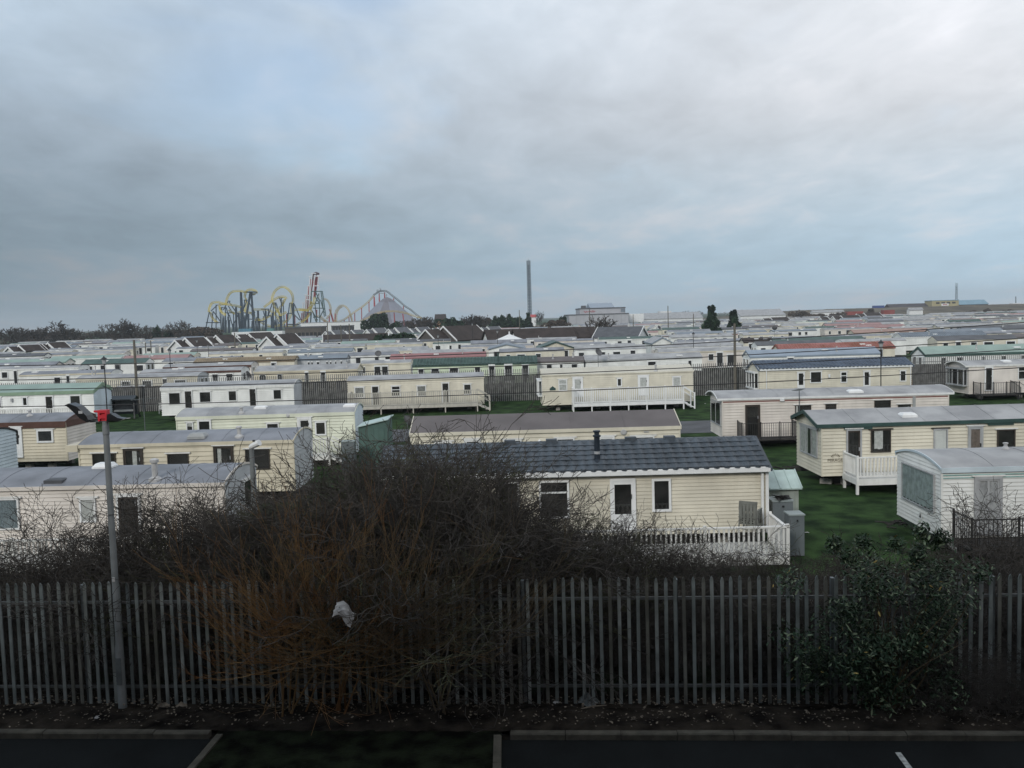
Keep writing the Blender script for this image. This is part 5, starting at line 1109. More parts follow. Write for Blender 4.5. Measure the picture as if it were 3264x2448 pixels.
q.build('track', mat('faded_yellow_track', (.48, .36, .13), .5, .1, .2), ml)
q = MB(); track(q, Z3, [(1165, 412), (1220, 375), (1260, 352), (1310, 345), (1370, 352), (1450, 415), (1550, 492), (1650, 580), (1750, 645), (1830, 712), (1925, 785)], 755, 0, .3, .9); q.build('crest_track', GREYT, ml)
for a, b in (((450,630),(515,850)),((468,640),(532,870)),((553,700),(538,870)),((790,740),(818,855)),((858,690),(860,860)),((967,610),(970,860)),((1087,515),(1090,860)),((1167,430),(1172,860)),((1172,430),(1200,860)),((1250,380),(1250,860)),((1250,380),(1280,860)),((1335,360),(1335,860)),((1340,360),(1358,860)),((1482,455),(1487,860)),((1640,575),(1640,860)),((690,800),(690,870)),((765,745),(770,870)),((365,820),(365,880))): strut(ml, Z3, a, b, 756, .4, REDS)
for a, b in (((1005,810),(1005,900)),((1287,690),(1280,900)),((1490,685),(1500,900)),((1628,705),(1655,900)),((1380,770),(1385,900))): strut(ml, Z3, a, b, 690, .42, REDS)
for a, b in (((1215,315),(1215,370)),((1232,315),(1232,360)),((1265,290),(1265,350)),((1278,310),(1278,350)),((1240,375),(1345,375)),((1370,390),(1370,430))): strut(ml, Z3, a, b, 755, .25, GREYT)
# pyramid tent
tp = at_y(*Z3(1375, 440), 722); base = 29.5
tent = thing('pyramid_tent', 'large lilac-grey pyramid tent with paler panels behind the dark evergreen', 'tent', (tp.x, tp.y, 0)); ht = tp.z
TA = mat('tent_lilac', (.20, .21, .25), .6, .06, .15); TB = mat('tent_mauve', (.155, .148, .168), .6, .06, .15)
n = 12
for k in range(n):
    a0, a1 = 2*math.pi*(k-.5)/n, 2*math.pi*(k+.5)/n; q = MB(); prf = [(base, 3.0), (base*.72, ht*.33), (base*.45, ht*.62), (base*.22, ht*.86), (.3, ht)]; pts = []
    for r, z in prf: pts += [(r*math.cos(a0), r*math.sin(a0), z), (r*math.cos(a1), r*math.sin(a1), z)]
    pts += [(base*math.cos(a0), base*math.sin(a0), 0), (base*math.cos(a1), base*math.sin(a1), 0)]
    q.poly(pts, [(2*i, 2*i+1, 2*i+3, 2*i+2) for i in range(4)]+[(10, 11, 1, 0)]); q.build('canvas_panel', TB if k % 3 == 0 else TA, tent)
q = MB(); q.lathe([(base*.225, ht*.862), (base*.12, ht*.95), (.32, ht+.15)], n=12); q.build('cap', TB, tent)
# observation mast
mp = at_y(1689, 1005, 870); zt = at_y(1685, 832, 870).z
mast = thing('observation_tower', 'slender blue-grey lattice tower standing alone above the roofs', 'tower', (mp.x, mp.y, 0))
STG = mat('blue_grey_steel', (.16, .20, .235), .55, .1, .2)
q = MB()
for sx in (-1, 1):
    for sy in (-1, 1): q.tube([(sx*1.75, sy*1.75, 0), (sx*1.5, sy*1.5, zt)], .42, 6)
q.build('leg_frame', STG, mast); q = MB(); z = 0
while z < zt-3:
    for s_ in (-1, 1):
        q.tube([(-1.7, s_*1.6, z), (1.7, s_*1.6, z+2.8)], .22, 4); q.tube([(1.7, s_*1.6, z), (-1.7, s_*1.6, z+2.8)], .22, 4); q.tube([(s_*1.6, -1.7, z), (s_*1.6, 1.7, z+2.8)], .22, 4)
    q.box(-1.8, 1.8, -1.8, 1.8, z, z+.3); z += 2.8
q.build('bracing', STG, mast); q = MB(); q.box(-1.9, 1.9, -1.9, 1.9, zt-4, zt+.4); q.tube([(0, 0, zt), (0, 0, zt+2)], .2, 5); q.build('head', STG, mast)
q = MB(); q.box(-.95, .95, -.95, .95, 0, zt-2); q.build('core', STG, mast)
# ================================================================== buildings on the skyline
def block(label, name, x0, x1, ytop, D, depth, m, roofm=None, zb=0, panels=0, rise=0, group=None, pan=None):
    a = at_y(x0, ytop, D); b = at_y(x1, ytop, D); h = (a.z+b.z)/2; w = b.x-a.x
    o = thing(name, label, 'building', (a.x, D, 0), 0, group); q = MB()
    if rise: q.prism([(0, zb), (0, h-rise), (depth/2, h), (depth, h-rise), (depth, zb)], 0, 0, w); q.build('wall', m, o)
    else: q.box(0, w, 0, depth, zb, h); q.build('wall', m, o)
    if roofm:
        q = MB()
        if rise: q.prism([(-.4, h-rise-.2), (depth/2, h+.05), (depth+.4, h-rise-.2), (depth+.4, h-rise+.1), (depth/2, h+.35), (-.4, h-rise+.1)], 0, -.3, w+.3)
        else: q.box(-.2, w+.2, -.2, depth+.2, h, h+.5)
        q.build('roof', roofm, o)
    for i in range(panels): bx('wall_panel', pan or m, o, w*i/panels+.15, w*(i+1)/panels-.15, -.12, .02, zb+.3, h-rise-.4)
    return o, w, h
FACT = mat('grey_sheet_wall', (.33, .34, .36), .6, .06, .3); FACTP = mat('grey_sheet_panel', (.38, .385, .41), .6, .06, .3)
fo, w_, h_ = block('big grey flat-roofed factory building with faded red script on its wall', 'factory', 1813, 2004, 1003, 480, 40, FACT, DGREY, panels=8, pan=FACTP)
a = at_y(1848, 986, 484); b = at_y(1993, 986, 484); X0 = a.x-fo.location.x; X1 = b.x-fo.location.x
q = MB(); q.box(X0, X1, 4, 34, h_+.5, a.z); up_ = q.build('upper_storey', FACTP, fo); bx('parapet', DGREY, up_, X0-.2, X1+.2, 3.8, 34.2, a.z, a.z+.6)
q = MB(); q.prism([(4.6, a.z+.6), (19, a.z+3.2), (33, a.z+.6)], 0, X0+(X1-X0)*.23, X0+(X1-X0)*.77); q.build('roof_hood', BLUER, up_); bx('side_cladding', BGREYR, up_, X1-2.4, X1-.1, 3.9, 4.0, h_+1, a.z-.2); bx('plant_room', DGREY, up_, X0+1, X0+3.5, 6, 9, a.z+.6, a.z+1.9)
q = MB(); pts = []
for i in range(60):
    t = i/59; pts.append((X0+2.2+t*6.0, 3.85, h_+1.6+.25*t+.55*math.sin(t*34)*(.55+.45*math.sin(t*9+1))))
q.tube(pts, .13, 4); q.build('red_script', mat('faded_red_script', (.42, .10, .11), .6, .1, 1), fo)
block('white curved-front hall with small dark mark beside the factory', 'hall', 2005, 2052, 1000, 500, 20, GABW, None, panels=5)
block('long low white shed with grey roof beside the big evergreen', 'shed_hall', 2052, 2240, 997.5, 520, 24, GABW, ROOFL, rise=3.2, panels=18)
block('long low white shed with grey roof next to the second evergreen', 'shed_hall', 2360, 2504, 987.5, 520, 24, GABW, ROOFL, rise=3.2, panels=14)
block('white roof structure far behind the tall wired pole', 'hall', 2105, 2140, 992, 640, 12, GABW)
block('long white flat-roofed hall in front of the coasters', 'hall', 958, 1172, 1028, 610, 22, GABW, ROOFL, panels=14)
o, w_, h_ = block('low black-slotted building in front of the long white hall', 'hall', 1056, 1121, 1040, 520, 8, mat('charcoal', (.025, .025, .028), .7, .2, 1), DGREY)
for i in range(7): bx('slot', FACT, o, w_*(i+.3)/7, w_*(i+.36)/7, -.1, .02, 1, h_-.6)
o, w_, h_ = block('flat-roofed brown building with dull green windows before the coasters', 'hall', 908, 1024, 1045, 350, 10, mat('drab_brown', (.10, .09, .08), .8, .15, .5), DGREY)
for i in range(9): bx('window', DARKGLASS, o, w_*(i+.15)/9, w_*(i+.85)/9, -.06, .02, 1.8, 3.6)
block('white low wall building under the yellow coaster supports', 'hall', 738, 900, 1057, 640, 8, GABW, None, panels=10)
block('orange-brown house with hipped roof behind the brown thicket', 'house', 1386, 1418, 1003, 560, 9, mat('orange_brick', (.22, .12, .07), .8, .1, 1), BROWNR, rise=2.6)
block('small red-roofed hut by the lattice tower foot', 'hut', 1692, 1708, 1004, 640, 5, GABW, REDS, rise=1.4)
block('blue booths glimpsed under the coaster supports', 'booth', 760, 800, 1048, 700, 5, mat('booth_blue', (.06, .18, .26), .6, .1, .5))
block('teal booth glimpsed under the coaster loops', 'booth', 850, 870, 1047, 700, 5, mat('booth_teal', (.08, .22, .22), .6, .1, .5))
# sea bank on the right with its buildings
q = MB(); BN = mat('dune_scrub', (.075, .066, .048), .95, .35, .05, c2=(.10, .085, .06), bump=.6, bscale=.6); nx = 120; V = []; Fc = []; rg3 = random.Random(9)
for i in range(nx+1):
    x = -60+560*i/nx; f_ = 1/(1+math.exp(-(x-165)/14)); hh = .5+6.1*f_+rg3.uniform(-.22, .22)
    for (y, k) in ((560, 0), (590, .28), (615, .62), (640, .97), (700, 1.0), (760, .7), (830, 0)): V.append((x, y+rg3.uniform(-3, 3), hh*k+rg3.uniform(-.12, .12)*k-.03))
for i in range(nx):
    for j in range(6): a = i*7+j; Fc.append((a, a+7, a+8, a+1))
q.poly(V, Fc); tag(q.build('sea_bank', BN, smooth=True), kind='structure')
YB = mat('yellow_building', (.36, .32, .19), .7, .08, .3); BB = mat('bright_blue_roof', (.17, .28, .35), .6, .08, .3)
o, w_, h_ = block('pale yellow two-tier building on the sea bank beside the radio mast', 'beach_building', 2971, 3056, 958.5, 668, 12, YB, BB, zb=5.5)
for i in range(4): bx('window', DARKGLASS, o, w_*(.15+.2*i), w_*(.28+.2*i), -.1, .02, h_-2.2, h_-1.0)
bx('sign_panel', GABW, o, w_*.35, w_*.62, -.14, -.02, 6.8, 8.4); bx('sign_lettering', REDS, o, w_*.40, w_*.57, -.2, -.13, 7.4, 7.9)
block('wooden building with bright blue roof on the sea bank', 'beach_building', 3058, 3150, 957, 680, 13, mat('brown_boards', (.12, .09, .08), .8, .1, .5), BB, zb=5.5, rise=3.0)
block('long dark-roofed brown building on the sea bank', 'beach_building', 2840, 2968, 969, 672, 14, mat('dark_brown_wall', (.07, .055, .05), .8, .1, .5), mat('dark_felt', (.06, .055, .06), .8, .15, .5), zb=3, rise=3.0)
block('dark blue shipping container on the sea bank', 'container', 2785, 2819, 974, 672, 3, mat('container_blue', (.03, .06, .20), .6, .1, .5), None, zb=4)
block('small white hut with aerial at the sea bank end', 'hut', 3228, 3255, 966, 672, 5, GABW, None, zb=5)
block('white arcaded shelter on the slope of the sea bank', 'shelter', 2899, 2942, 982, 585, 4, GABW, ROOFL, zb=1.5, panels=0, rise=1.2)
for x0, x1, y in ((2702, 2752, 992.5), (2818, 2852, 988)): block('row of red market stalls below the sea bank', 'market_stall', x0, x1, y, 560, 5, mat('stall_red', (.24, .06, .05), .6, .1, .3), None, group='red market stalls')
block('white low sheds below the sea bank near the red stalls', 'shed_hall', 2590, 2690, 990, 600, 5, GABW, ROOFL, rise=1)
for px, py, D, lab in ((3049, 902, 690, 'lattice radio mast rising behind the pale yellow building'), (3238, 945, 690, 'short aerial mast above the small white hut')):
    p = at_y(px, py, D); o = thing('radio_mast', lab, 'mast', (p.x, p.y, 0)); q = MB(); b_ = 1.1 if px < 3100 else .35
    for k in range(3):
        a = k*2.094; q.tube([(b_*math.cos(a), b_*math.sin(a), 4), (b_*.5*math.cos(a), b_*.5*math.sin(a), p.z-2)], .16, 5)
    q.build('leg', STG, o); q = MB(); z = 5
    while z < p.z-3: q.tube([(-b_*.8, 0, z), (b_*.8, 0, z+1.6)], .12, 4); q.tube([(b_*.8, 0, z), (-b_*.8, 0, z+1.6)], .12, 4); z += 1.6
    q.build('bracing', STG, o); q = MB()
    for s_ in (-.6, 0, .6): q.tube([(s_*b_, 0, p.z-3.4), (s_*b_, 0, p.z)], .14, 5)
    q.build('antenna', STG, o)
# ================================================================== trees
BARK = mat('bare_bark', (.055, .046, .040), .95, .25, .4); EVER = mat('evergreen_leaf', (.010, .022, .013), .9, .5, .5, c2=(.022, .042, .022), spec=.1); SCRUB = mat('brown_scrub', (.060, .045, .034), .95, .4, .3)
class TW:      # tapered three-sided twigs
    def __init__(s): s.v = []; s.f = []
    def seg(s, a, b, r0, r1):
        d = b-a; u = d.orthogonal().normalized(); w = d.normalized().cross(u); i = len(s.v)
        for p, r in ((a, r0), (b, r1)):
            for k in range(3): t = k*2.0944; s.v.append(tuple(p+(u*math.cos(t)+w*math.sin(t))*r))
        s.f += [(i, i+1, i+4, i+3), (i+1, i+2, i+5, i+4), (i+2, i, i+3, i+5)]
    def mesh(s, name, m):
        me = bpy.data.meshes.new(name); me.from_pydata(s.v, [], s.f); me.materials.append(m); me.update(); return me
def grow(tw, rg, p, d, ln, r, depth, spread, upw, nb=(2, 3), fall=.72, crook=.25, rmin=.02):
    n = 3
    for i in range(n):
        d2 = (d+Vector((rg.gauss(0, crook), rg.gauss(0, crook), rg.gauss(0, crook)+upw))).normalized(); q = p+d2*ln/n; r2 = max(rmin, r*(1-.12))
        tw.seg(p, q, r, r2); p, d, r = q, d2, r2
        if depth > 0 and i < n-1 and rg.random() < .55:
            e = (d+Vector((rg.gauss(0, spread), rg.gauss(0, spread), rg.gauss(0, spread*.5)))).normalized(); grow(tw, rg, p, e, ln*fall*rg.uniform(.6, 1), max(rmin, r*.55), depth-1, spread, upw, nb, fall, crook, rmin)
    if depth > 0:
        for _ in range(rg.randint(*nb)):
            e = (d+Vector((rg.gauss(0, spread), rg.gauss(0, spread), rg.gauss(0, spread*.6)))).normalized(); grow(tw, rg, p, e, ln*fall*rg.uniform(.7, 1.1), max(rmin, r*.65), depth-1, spread, upw, nb, fall, crook, rmin)
BT = []
for k in range(4):
    rg4 = random.Random(60+k); tk = TW(); cr = TW(); tk.seg(Vector((0, 0, -.2)), Vector((.05, 0, 1.2)), .3, .24)
    for j in range(4):
        d = Vector((rg4.gauss(0, .5), rg4.gauss(0, .5), 1)).normalized(); grow(cr, rg4, Vector((.05, 0, 1.0)), d, 3.2, .17, 4, .55, .12, rmin=.06, nb=(2, 3))
    BT.append((tk.mesh('trunk', BARK), cr.mesh('crown', BARK), max(v[2] for v in cr.v)))
def bare_tree(label, px, pytop, D, hscale=None, group='bare trees', wide=1.0, k=0):
    p = at_y(px, pytop, D); h = p.z; o = thing('bare_tree', label, 'tree', (p.x, p.y, 0), k*1.7, group); KEEP.append((p.x, p.y, 2))
    link('trunk', BT[k % 4][0], o); link('crown', BT[k % 4][1], o); s_ = h/BT[k % 4][2]; o.scale = (s_*wide, s_*wide, s_)
left = [(12, 1040, 380), (35, 1046, 390), (60, 1043, 400), (92, 1040, 400), (120, 1042, 395), (170, 1022, 400), (205, 1044, 400), (235, 1046, 400), (295, 1048, 400), (330, 1044, 405), (358, 1030, 400), (388, 1013, 400), (415, 1030, 405), (440, 1036, 400), (475, 1040, 400), (513, 1040, 405), (566, 1018, 400), (600, 1042, 420)]
for i, (x, y, D) in enumerate(left): bare_tree('leafless tree in the line along the skyline beyond the chalets', x, y, D, group='bare trees along the skyline beyond the chalets', wide=1.25 if i != 5 else 1.7, k=i)
for x, y, D, lab in ((1907, 1002, 215, 'leafless tree among caravans in front of the factory'), (1720, 987, 420, 'narrow leafless poplar next to the lattice tower'), (1500, 1000, 420, 'leafless tree in the brown thicket'), (1536, 999, 420, 'leafless tree in the brown thicket'), (1330, 1012, 420, 'leafless tree next to the grey tent'), (1362, 1008, 430, 'leafless tree next to the grey tent'), (1290, 1020, 420, 'leafless tree next to the dark evergreen')):
    bare_tree(lab, x, y, D, group='scattered bare trees', wide=.45 if x == 1720 else 1.3, k=int(x))
def foliage(n, rx, ry, rz, shape, seed, leaf=.35):
    rg5 = random.Random(seed); q = MB(); lob = [(rg5.gauss(0, .5), rg5.gauss(0, .5), rg5.uniform(.1, .95), rg5.uniform(.25, .5)) for _ in range(26)]
    cl = []
    for _ in range(46):
        t = rg5.uniform(.1, .93); e = 1.3*(1-t)**.55*rg5.uniform(.2, .85); g_ = rg5.uniform(0, 6.283); cl.append((e*math.cos(g_), e*math.sin(g_), t, rg5.uniform(.16, .36)*(1.3-t)))
    i = 0
    while i < n:
        if shape == 'cone':
            l = rg5.choice(cl); d = Vector((rg5.gauss(0, 1), rg5.gauss(0, 1), rg5.gauss(0, 1))).normalized()*l[3]*rg5.uniform(.5, 1.05); p = Vector(((l[0]+d.x)*rx, (l[1]+d.y)*ry, min(1.0, max(.03, l[2]+d.z*.42))*rz))
        else:
            l = rg5.choice(lob); d = Vector((rg5.gauss(0, 1), rg5.gauss(0, 1), rg5.gauss(0, 1))).normalized()*l[3]*rg5.uniform(.6, 1); p = Vector(((l[0]*.8+d.x)*rx, (l[1]*.8+d.y)*ry, max(.02, (l[2]*.75+d.z*.6))*rz))
        u = Vector((rg5.gauss(0, 1), rg5.gauss(0, 1), rg5.gauss(0, 1))).normalized()*leaf; v = u.orthogonal().normalized()*leaf*.6
        q.poly([p-u, p+v, p+u, p-v], [(0, 1, 2, 3)]); i += 1
    return q
def evergreen(label, px, pytop, D, wpx, shape, seed, group=None, n=3200, name='evergreen_tree', m=None):
    p = at_y(px, pytop, D); w = wpx*D/F/2; o = thing(name, label, 'tree', (p.x, p.y, 0), 0, group); KEEP.append((p.x, p.y, w*.6))
    q = MB(); q.lathe([(w*.09, -.2), (w*.07, p.z*.5), (.05, p.z*.9)], n=8); q.build('trunk', BARK, o)
    foliage(n, w, w, p.z, shape, seed, .3+.045*w).build('crown', m or EVER, o)
evergreen('large dark evergreen in front of the grey pyramid tent', 1198, 990, 400, 76, 'blob', 1, n=5000)
evergreen('lower dark evergreen next to the large one before the tent', 1258, 1020, 400, 46, 'blob', 2)
evergreen('big dark conifer standing among caravans next to the long white shed', 2266, 968, 235, 58, 'cone', 3, n=4500)
evergreen('smaller dark conifer next to the big one', 2338, 983, 245, 52, 'cone', 4, n=3500)
evergreen('small round evergreen among the bare skyline trees', 498, 1033, 400, 24, 'blob', 5)
evergreen('low dark bushy evergreen among the bare skyline trees', 537, 1050, 400, 30, 'blob', 6)
evergreen('pointed dark conifer at the foot of the lattice tower', 1683, 994, 420, 30, 'cone', 7)
evergreen('tall dark evergreen beside the lattice tower', 1615, 993, 400, 52, 'blob', 8, n=4000)
evergreen('broad dark evergreen beside the lattice tower', 1580, 998, 405, 44, 'blob', 9)
evergreen('rounded dark evergreen beside the pointed conifer', 1650, 1002, 402, 40, 'blob', 10)
evergreen('small dark evergreen beside the grey factory', 1792, 1003, 430, 30, 'blob', 14)
def hedge(label, x0, x1, ytop, D, m, seed, n=2500):
    a = at_y(x0, ytop, D); b = at_y(x1, ytop, D); w = (b.x-a.x)/2; o = tag(foliage(n, w*.8, 3.0, a.z*1.05, 'blob', seed, .6).build('hedge', m, loc=((a.x+b.x)/2, D, 0)), label, 'hedge', kind='stuff')
hedge('dark clipped hedge before the tent end', 1385, 1492, 1014, 415, EVER, 21); hedge('dark green hedge under the evergreens beside the tower', 1560, 1700, 1020, 400, EVER, 22)
hedge('brown thicket of leafless scrub behind the dark hedge', 1470, 1570, 1006, 430, SCRUB, 23); hedge('long brown scrub band in front of the coaster supports', 580, 740, 1042, 430, SCRUB, 24, 3500)
hedge('brown scrub next to the pyramid tent', 1275, 1400, 1018, 450, SCRUB, 25, 3000); hedge('brown scrub beside the grey factory', 1730, 1820, 1018, 420, SCRUB, 26); hedge('brown scrub along the foot of the bare skyline trees', -20, 300, 1064, 520, SCRUB, 27, 3500); hedge('brown scrub behind the bare skyline trees', 290, 600, 1059, 520, SCRUB, 28, 3500)
hedge('dark low hedge below the white gabled chalets', 1180, 1330, 1066, 235, EVER, 29, 2500); hedge('dark bramble patch before the brown gabled house', 1440, 1460, 1058, 240, EVER, 30, 800)
for i, (x0, x1, y) in enumerate(((2510, 2600, 990), (2640, 2700, 994), (2760, 2790, 984), (3075, 3130, 990), (3130, 3165, 984), (3195, 3235, 985), (2560, 2660, 1000))): hedge('dark scrub bushes on the sea bank slope', x0, x1, y, 555+i*3, SCRUB, 40+i, 2600)
for i, (x0, x1, y) in enumerate(((2100, 2242, 994), (2280, 2520, 988))): hedge('thin dark tree line on the horizon behind the white sheds', x0, x1, y, 900, SCRUB, 60+i, 2500)
far_rows([(D, -1e4, 1e4) for D in (121, 146, 171, 197, 224, 252, 282, 314, 348, 384)]+[(D, 25, 1e4) for D in (420, 455, 490, 525)], 290)
# ================================================================== hedge, shrubs and litter in the foreground
TWIG = mat('hawthorn_twig', (.048, .043, .038), .95, .35, 1.2); TWIGG = mat('mossy_twig', (.045, .046, .024), .95, .35, 1.2); WILL = mat('orange_willow_twig', (.175, .075, .021), .85, .35, .8, c2=(.125, .076, .030)); OLIVE = mat('olive_willow_twig', (.085, .062, .034), .9, .3, 1)
def bush_mesh(seed, stems, h, m, spread, depth=4, upw=.05, r=.028, ln=None, tilt=.45, rmin=.0045, nb=(2, 3), fall=.74, crook=.24):
    rg6 = random.Random(seed); a = TW(); b = TW()
    for _ in range(stems):
        p = Vector((rg6.gauss(0, .25), rg6.gauss(0, .2), -.05)); d = Vector((rg6.gauss(0, tilt), rg6.gauss(0, tilt), 1)).normalized(); l0 = (ln or h*.42)*rg6.uniform(.75, 1.15)
        q = p+d*l0*.35; a.seg(p, q, r*1.3, r*1.1); grow(b, rg6, q, d, l0, r, depth, spread, upw, nb=nb, fall=fall, crook=crook, rmin=rmin)
    zs = sorted(v[2] for v in b.v); return a.mesh('stem', m), b.mesh('twigs', m), zs[int(len(zs)*.985)]
HB = [bush_mesh(100+k, 12, 3.2, TWIGG if k == 2 else TWIG, .62, 4, .02, tilt=.5) for k in range(5)]
def bush(kind, name, label, cat, x, y, s, rz, group, sz=None):
    o = thing(name, label, cat, (x, y, 0), rz, group); o.scale = (s, s, sz or s); link('stem', kind[0], o); link('twigs', kind[1], o); return o
# heights read off the hedge's outline (pixel column, top row), hedge stands about 18.5 m away
prof = [(-60, 1800), (60, 1790), (150, 1780), (230, 1730), (330, 1650), (430, 1600), (520, 1590), (620, 1595), (710, 1610), (800, 1620), (900, 1610), (1000, 1585), (1090, 1540), (1180, 1480), (1260, 1445), (1350, 1440), (1440, 1455), (1530, 1505), (1620, 1585), (1700, 1630), (1810, 1650), (1910, 1655), (2010, 1690), (2100, 1670), (2190, 1675), (2270, 1750), (2380, 1790), (2470, 1735), (2570, 1830)]
rg7 = random.Random(77); zn = {}
def top_at(x):
    for (a, b), (c, d) in zip(prof, prof[1:]):
        if a <= x <= c: return b+(d-b)*(x-a)/(c-a)
    return 1800
x = -60; k = 0
while x < 2560:
    dense = 1060 < x < 1640
    for row, D in enumerate((17.6, 18.9, 20.0) if dense or 700 < x < 1800 else (17.9, 19.4) if x > 1900 else (18.2, 19.6)):
        xx = x+rg7.uniform(-28, 28); h = max(1.5, at_y(xx, top_at(min(2550, max(-50, xx)))+rg7.uniform(-5, 75), D).z)
        p = at_y(xx, 1700, D); kd = HB[k % 5]; s_ = h/kd[2]
        bush(kd, 'hawthorn_bush', 'leafless dark hawthorn bush in the tangled hedge behind the palisade', 'bush', p.x, p.y+SL*p.x*.6, s_*rg7.uniform(.9, 1.1), rg7.uniform(0, 6.28), 'hawthorn hedge', s_); k += 1
    x += 62 if 700 < x < 1800 else 100
# dead dark undergrowth low behind the fence
UG = [bush_mesh(150+k, 26, 1.9, TWIG, .9, 3, -.05, r=.014, tilt=.8, nb=(3, 4)) for k in range(3)]
for i in range(84):
    x = -11.2+(i % 42)*.54+rg7.uniform(-.1, .1); y = fy(x, (17.3, 18.6)[i // 42])+rg7.uniform(-.1, .3); s_ = rg7.uniform(1.0, 1.3); kd = UG[i % 3]
    o = bush(kd, 'bramble', 'dark low bramble tangle behind the palisade pales', 'bramble', x, y, s_, rg7.choice((0, math.pi)), 'brambles behind the fence'); o.scale.y = s_*.42; o.scale.z = s_*(1.75 if x < 2 else 1.45)/kd[2]
for i, x in enumerate((8.3, 9.1, 9.9, 7.6)): o = bush(UG[i % 3], 'bramble', 'dark bramble sprawling in front of the palisade beyond the leafy shrub', 'bramble', x, fy(x, 15.6), .8, 0, 'brambles before the fence'); o.scale = (.7, .25, 1.1/UG[i % 3][2])
# willow with orange-brown wands in front of the fence
def willow(seed, n, spread, h, m, down=.25):
    rg8 = random.Random(seed); a = TW(); b = TW(); hub = Vector((0, 0, h*.42))
    for k in range(6):
        e = Vector((rg8.gauss(0, .22), rg8.gauss(0, .14), h*rg8.uniform(.25, .5))); a.seg(Vector((rg8.gauss(0, .12), rg8.gauss(0, .1), -.05)), e, .022, .014)
    def wand(p, d, L, r, lvl):
        ns = 7; gx = Vector((rg8.gauss(0, .05), rg8.gauss(0, .05), rg8.uniform(-.04, .13)))
        for i in range(ns):
            d = (d+gx+Vector((rg8.gauss(0, .035), rg8.gauss(0, .035), rg8.gauss(0, .03)))).normalized(); q = p+d*L/ns
            if q.z < .04: return
            b.seg(p, q, r, max(.0028, r*.86)); p = q; r = max(.0028, r*.86)
            if lvl and rg8.random() < .62: wand(p, (d+Vector((rg8.gauss(0, .32), rg8.gauss(0, .25), rg8.gauss(.1, .3)))).normalized(), L*rg8.uniform(.35, .65), r*.7, lvl-1)
    for k in range(n):
        t = rg8.uniform(-down, math.pi+down); az = rg8.gauss(-.35, .5)
        d = Vector((math.cos(t)*spread, az*.7, math.sin(t))).normalized(); wand(hub+Vector((rg8.gauss(0, .25), rg8.gauss(0, .15), rg8.gauss(0, .25))), d, rg8.uniform(.9, 1.5)*h*.55, rg8.uniform(.008, .014), 2)
    return a.mesh('stem', m), b.mesh('wands', m)
for px, pyb, D0, seed, m, n, sp, h, lab in ((1190, 2290, 15.55, 1, OLIVE, 40, 1.25, 2.5, 'sprawling leafless willow bush with olive-brown wands over the palisade'), (925, 2270, 15.7, 2, WILL, 32, .95, 2.5, 'leafless willow bush with rusty orange wands against the palisade'), (1100, 2280, 15.75, 3, WILL, 34, .7, 2.9, 'tall fan of orange willow wands rising above the palisade'), (1400, 2270, 15.6, 4, OLIVE, 20, 1.1, 2.4, 'thin olive willow shoots spreading along the palisade')):
    p = at_y(px, pyb, D0); bush(willow(seed, n, sp, h, m), 'willow_bush', lab, 'bush', p.x, p.y, 1, 0, 'willow bushes')
# leafy evergreen shrub at the right
LEAFM = mat('pale_shrub_leaf', (.06, .09, .045), .6, .5, 9, c2=(.125, .16, .095)); LEAFD = mat('dark_shrub_leaf', (.016, .040, .016), .6, .4, 4); LEAFY = mat('yellow_shrub_leaf', (.26, .19, .05), .6, .3, 5)
ls = at_y(2835, 2190, 15.35); shr = thing('leafy_shrub', 'evergreen shrub with narrow pale-edged leaves growing over the palisade', 'shrub', (ls.x, ls.y, 0)); rg9 = random.Random(4)
st = TW()
for k in range(26):
    p = Vector((rg9.gauss(0, .1), rg9.gauss(0, .1), 0)); d = Vector((rg9.gauss(0, .5), rg9.gauss(0, .3), 1)).normalized()
    for i in range(6): q_ = p+d*rg9.uniform(.3, .5); st.seg(p, q_, .016-.002*i, .014-.002*i); p = q_; d = (d+Vector((rg9.gauss(0, .2), rg9.gauss(0, .15), .05))).normalized()
link('stem', st.mesh('stem', OLIVE), shr)
def leaf_pts(p, u, v, c): return [p-u, p-u*.2+v, p+u*.55+v*.6, p+u, p+u*.55-v*.6, p-u*.2-v], [(0, 1, 5), (1, 2, 4, 5), (2, 3, 4)]
lm = {}
for nm, m in (('p', LEAFM), ('d', LEAFD), ('y', LEAFY)):
    q = MB(); a_, f_ = leaf_pts(Vector((0, 0, 0)), Vector((.052, 0, 0)), Vector((0, .016, .004)), 0); q.poly(a_, f_); lm[nm] = q.mesh('leaf', m)
lobes = [(rg9.gauss(0, .72), rg9.gauss(-.05, .22), rg9.uniform(.35, 2.5), rg9.uniform(.22, .5)) for _ in range(60)]+[(rg9.uniform(-1.0, .9), -.1, rg9.uniform(2.5, 3.2), .16) for _ in range(9)]
def shrub_pt():
    l = rg9.choice(lobes); v = Vector((rg9.gauss(0, 1), rg9.gauss(0, .8), rg9.gauss(0, 1))).normalized()*l[3]*rg9.uniform(.3, 1.1)
    return Vector((l[0]+v.x, l[1]+v.y*.8, max(.1, l[2]+v.z)))
for i in range(300):
    p = shrub_pt(); p.y = -abs(p.y)*1.1-.2; o = link('leaf', lm[rg9.choices('pdy', (62, 36, 2))[0]], shr, p); o.rotation_euler = (rg9.uniform(-1, 1), rg9.uniform(-.9, .9), rg9.uniform(0, 6.28)); s_ = rg9.uniform(.8, 1.35); o.scale = (s_, s_, s_)
q = MB()
for i in range(13000):
    p = shrub_pt(); e = Matrix.Rotation(rg9.uniform(0, 6.28), 3, 'Z') @ Matrix.Rotation(rg9.uniform(-1, 1), 3, 'Y') @ Matrix.Rotation(rg9.uniform(-1, 1), 3, 'X'); t = rg9.random(); q.k = 0 if t < .16 else (2 if t > .992 else 1)
    a_, f_ = leaf_pts(p, e @ Vector((.046, 0, 0)), e @ Vector((0, .015, 0)), 0); q.poly(a_, f_)
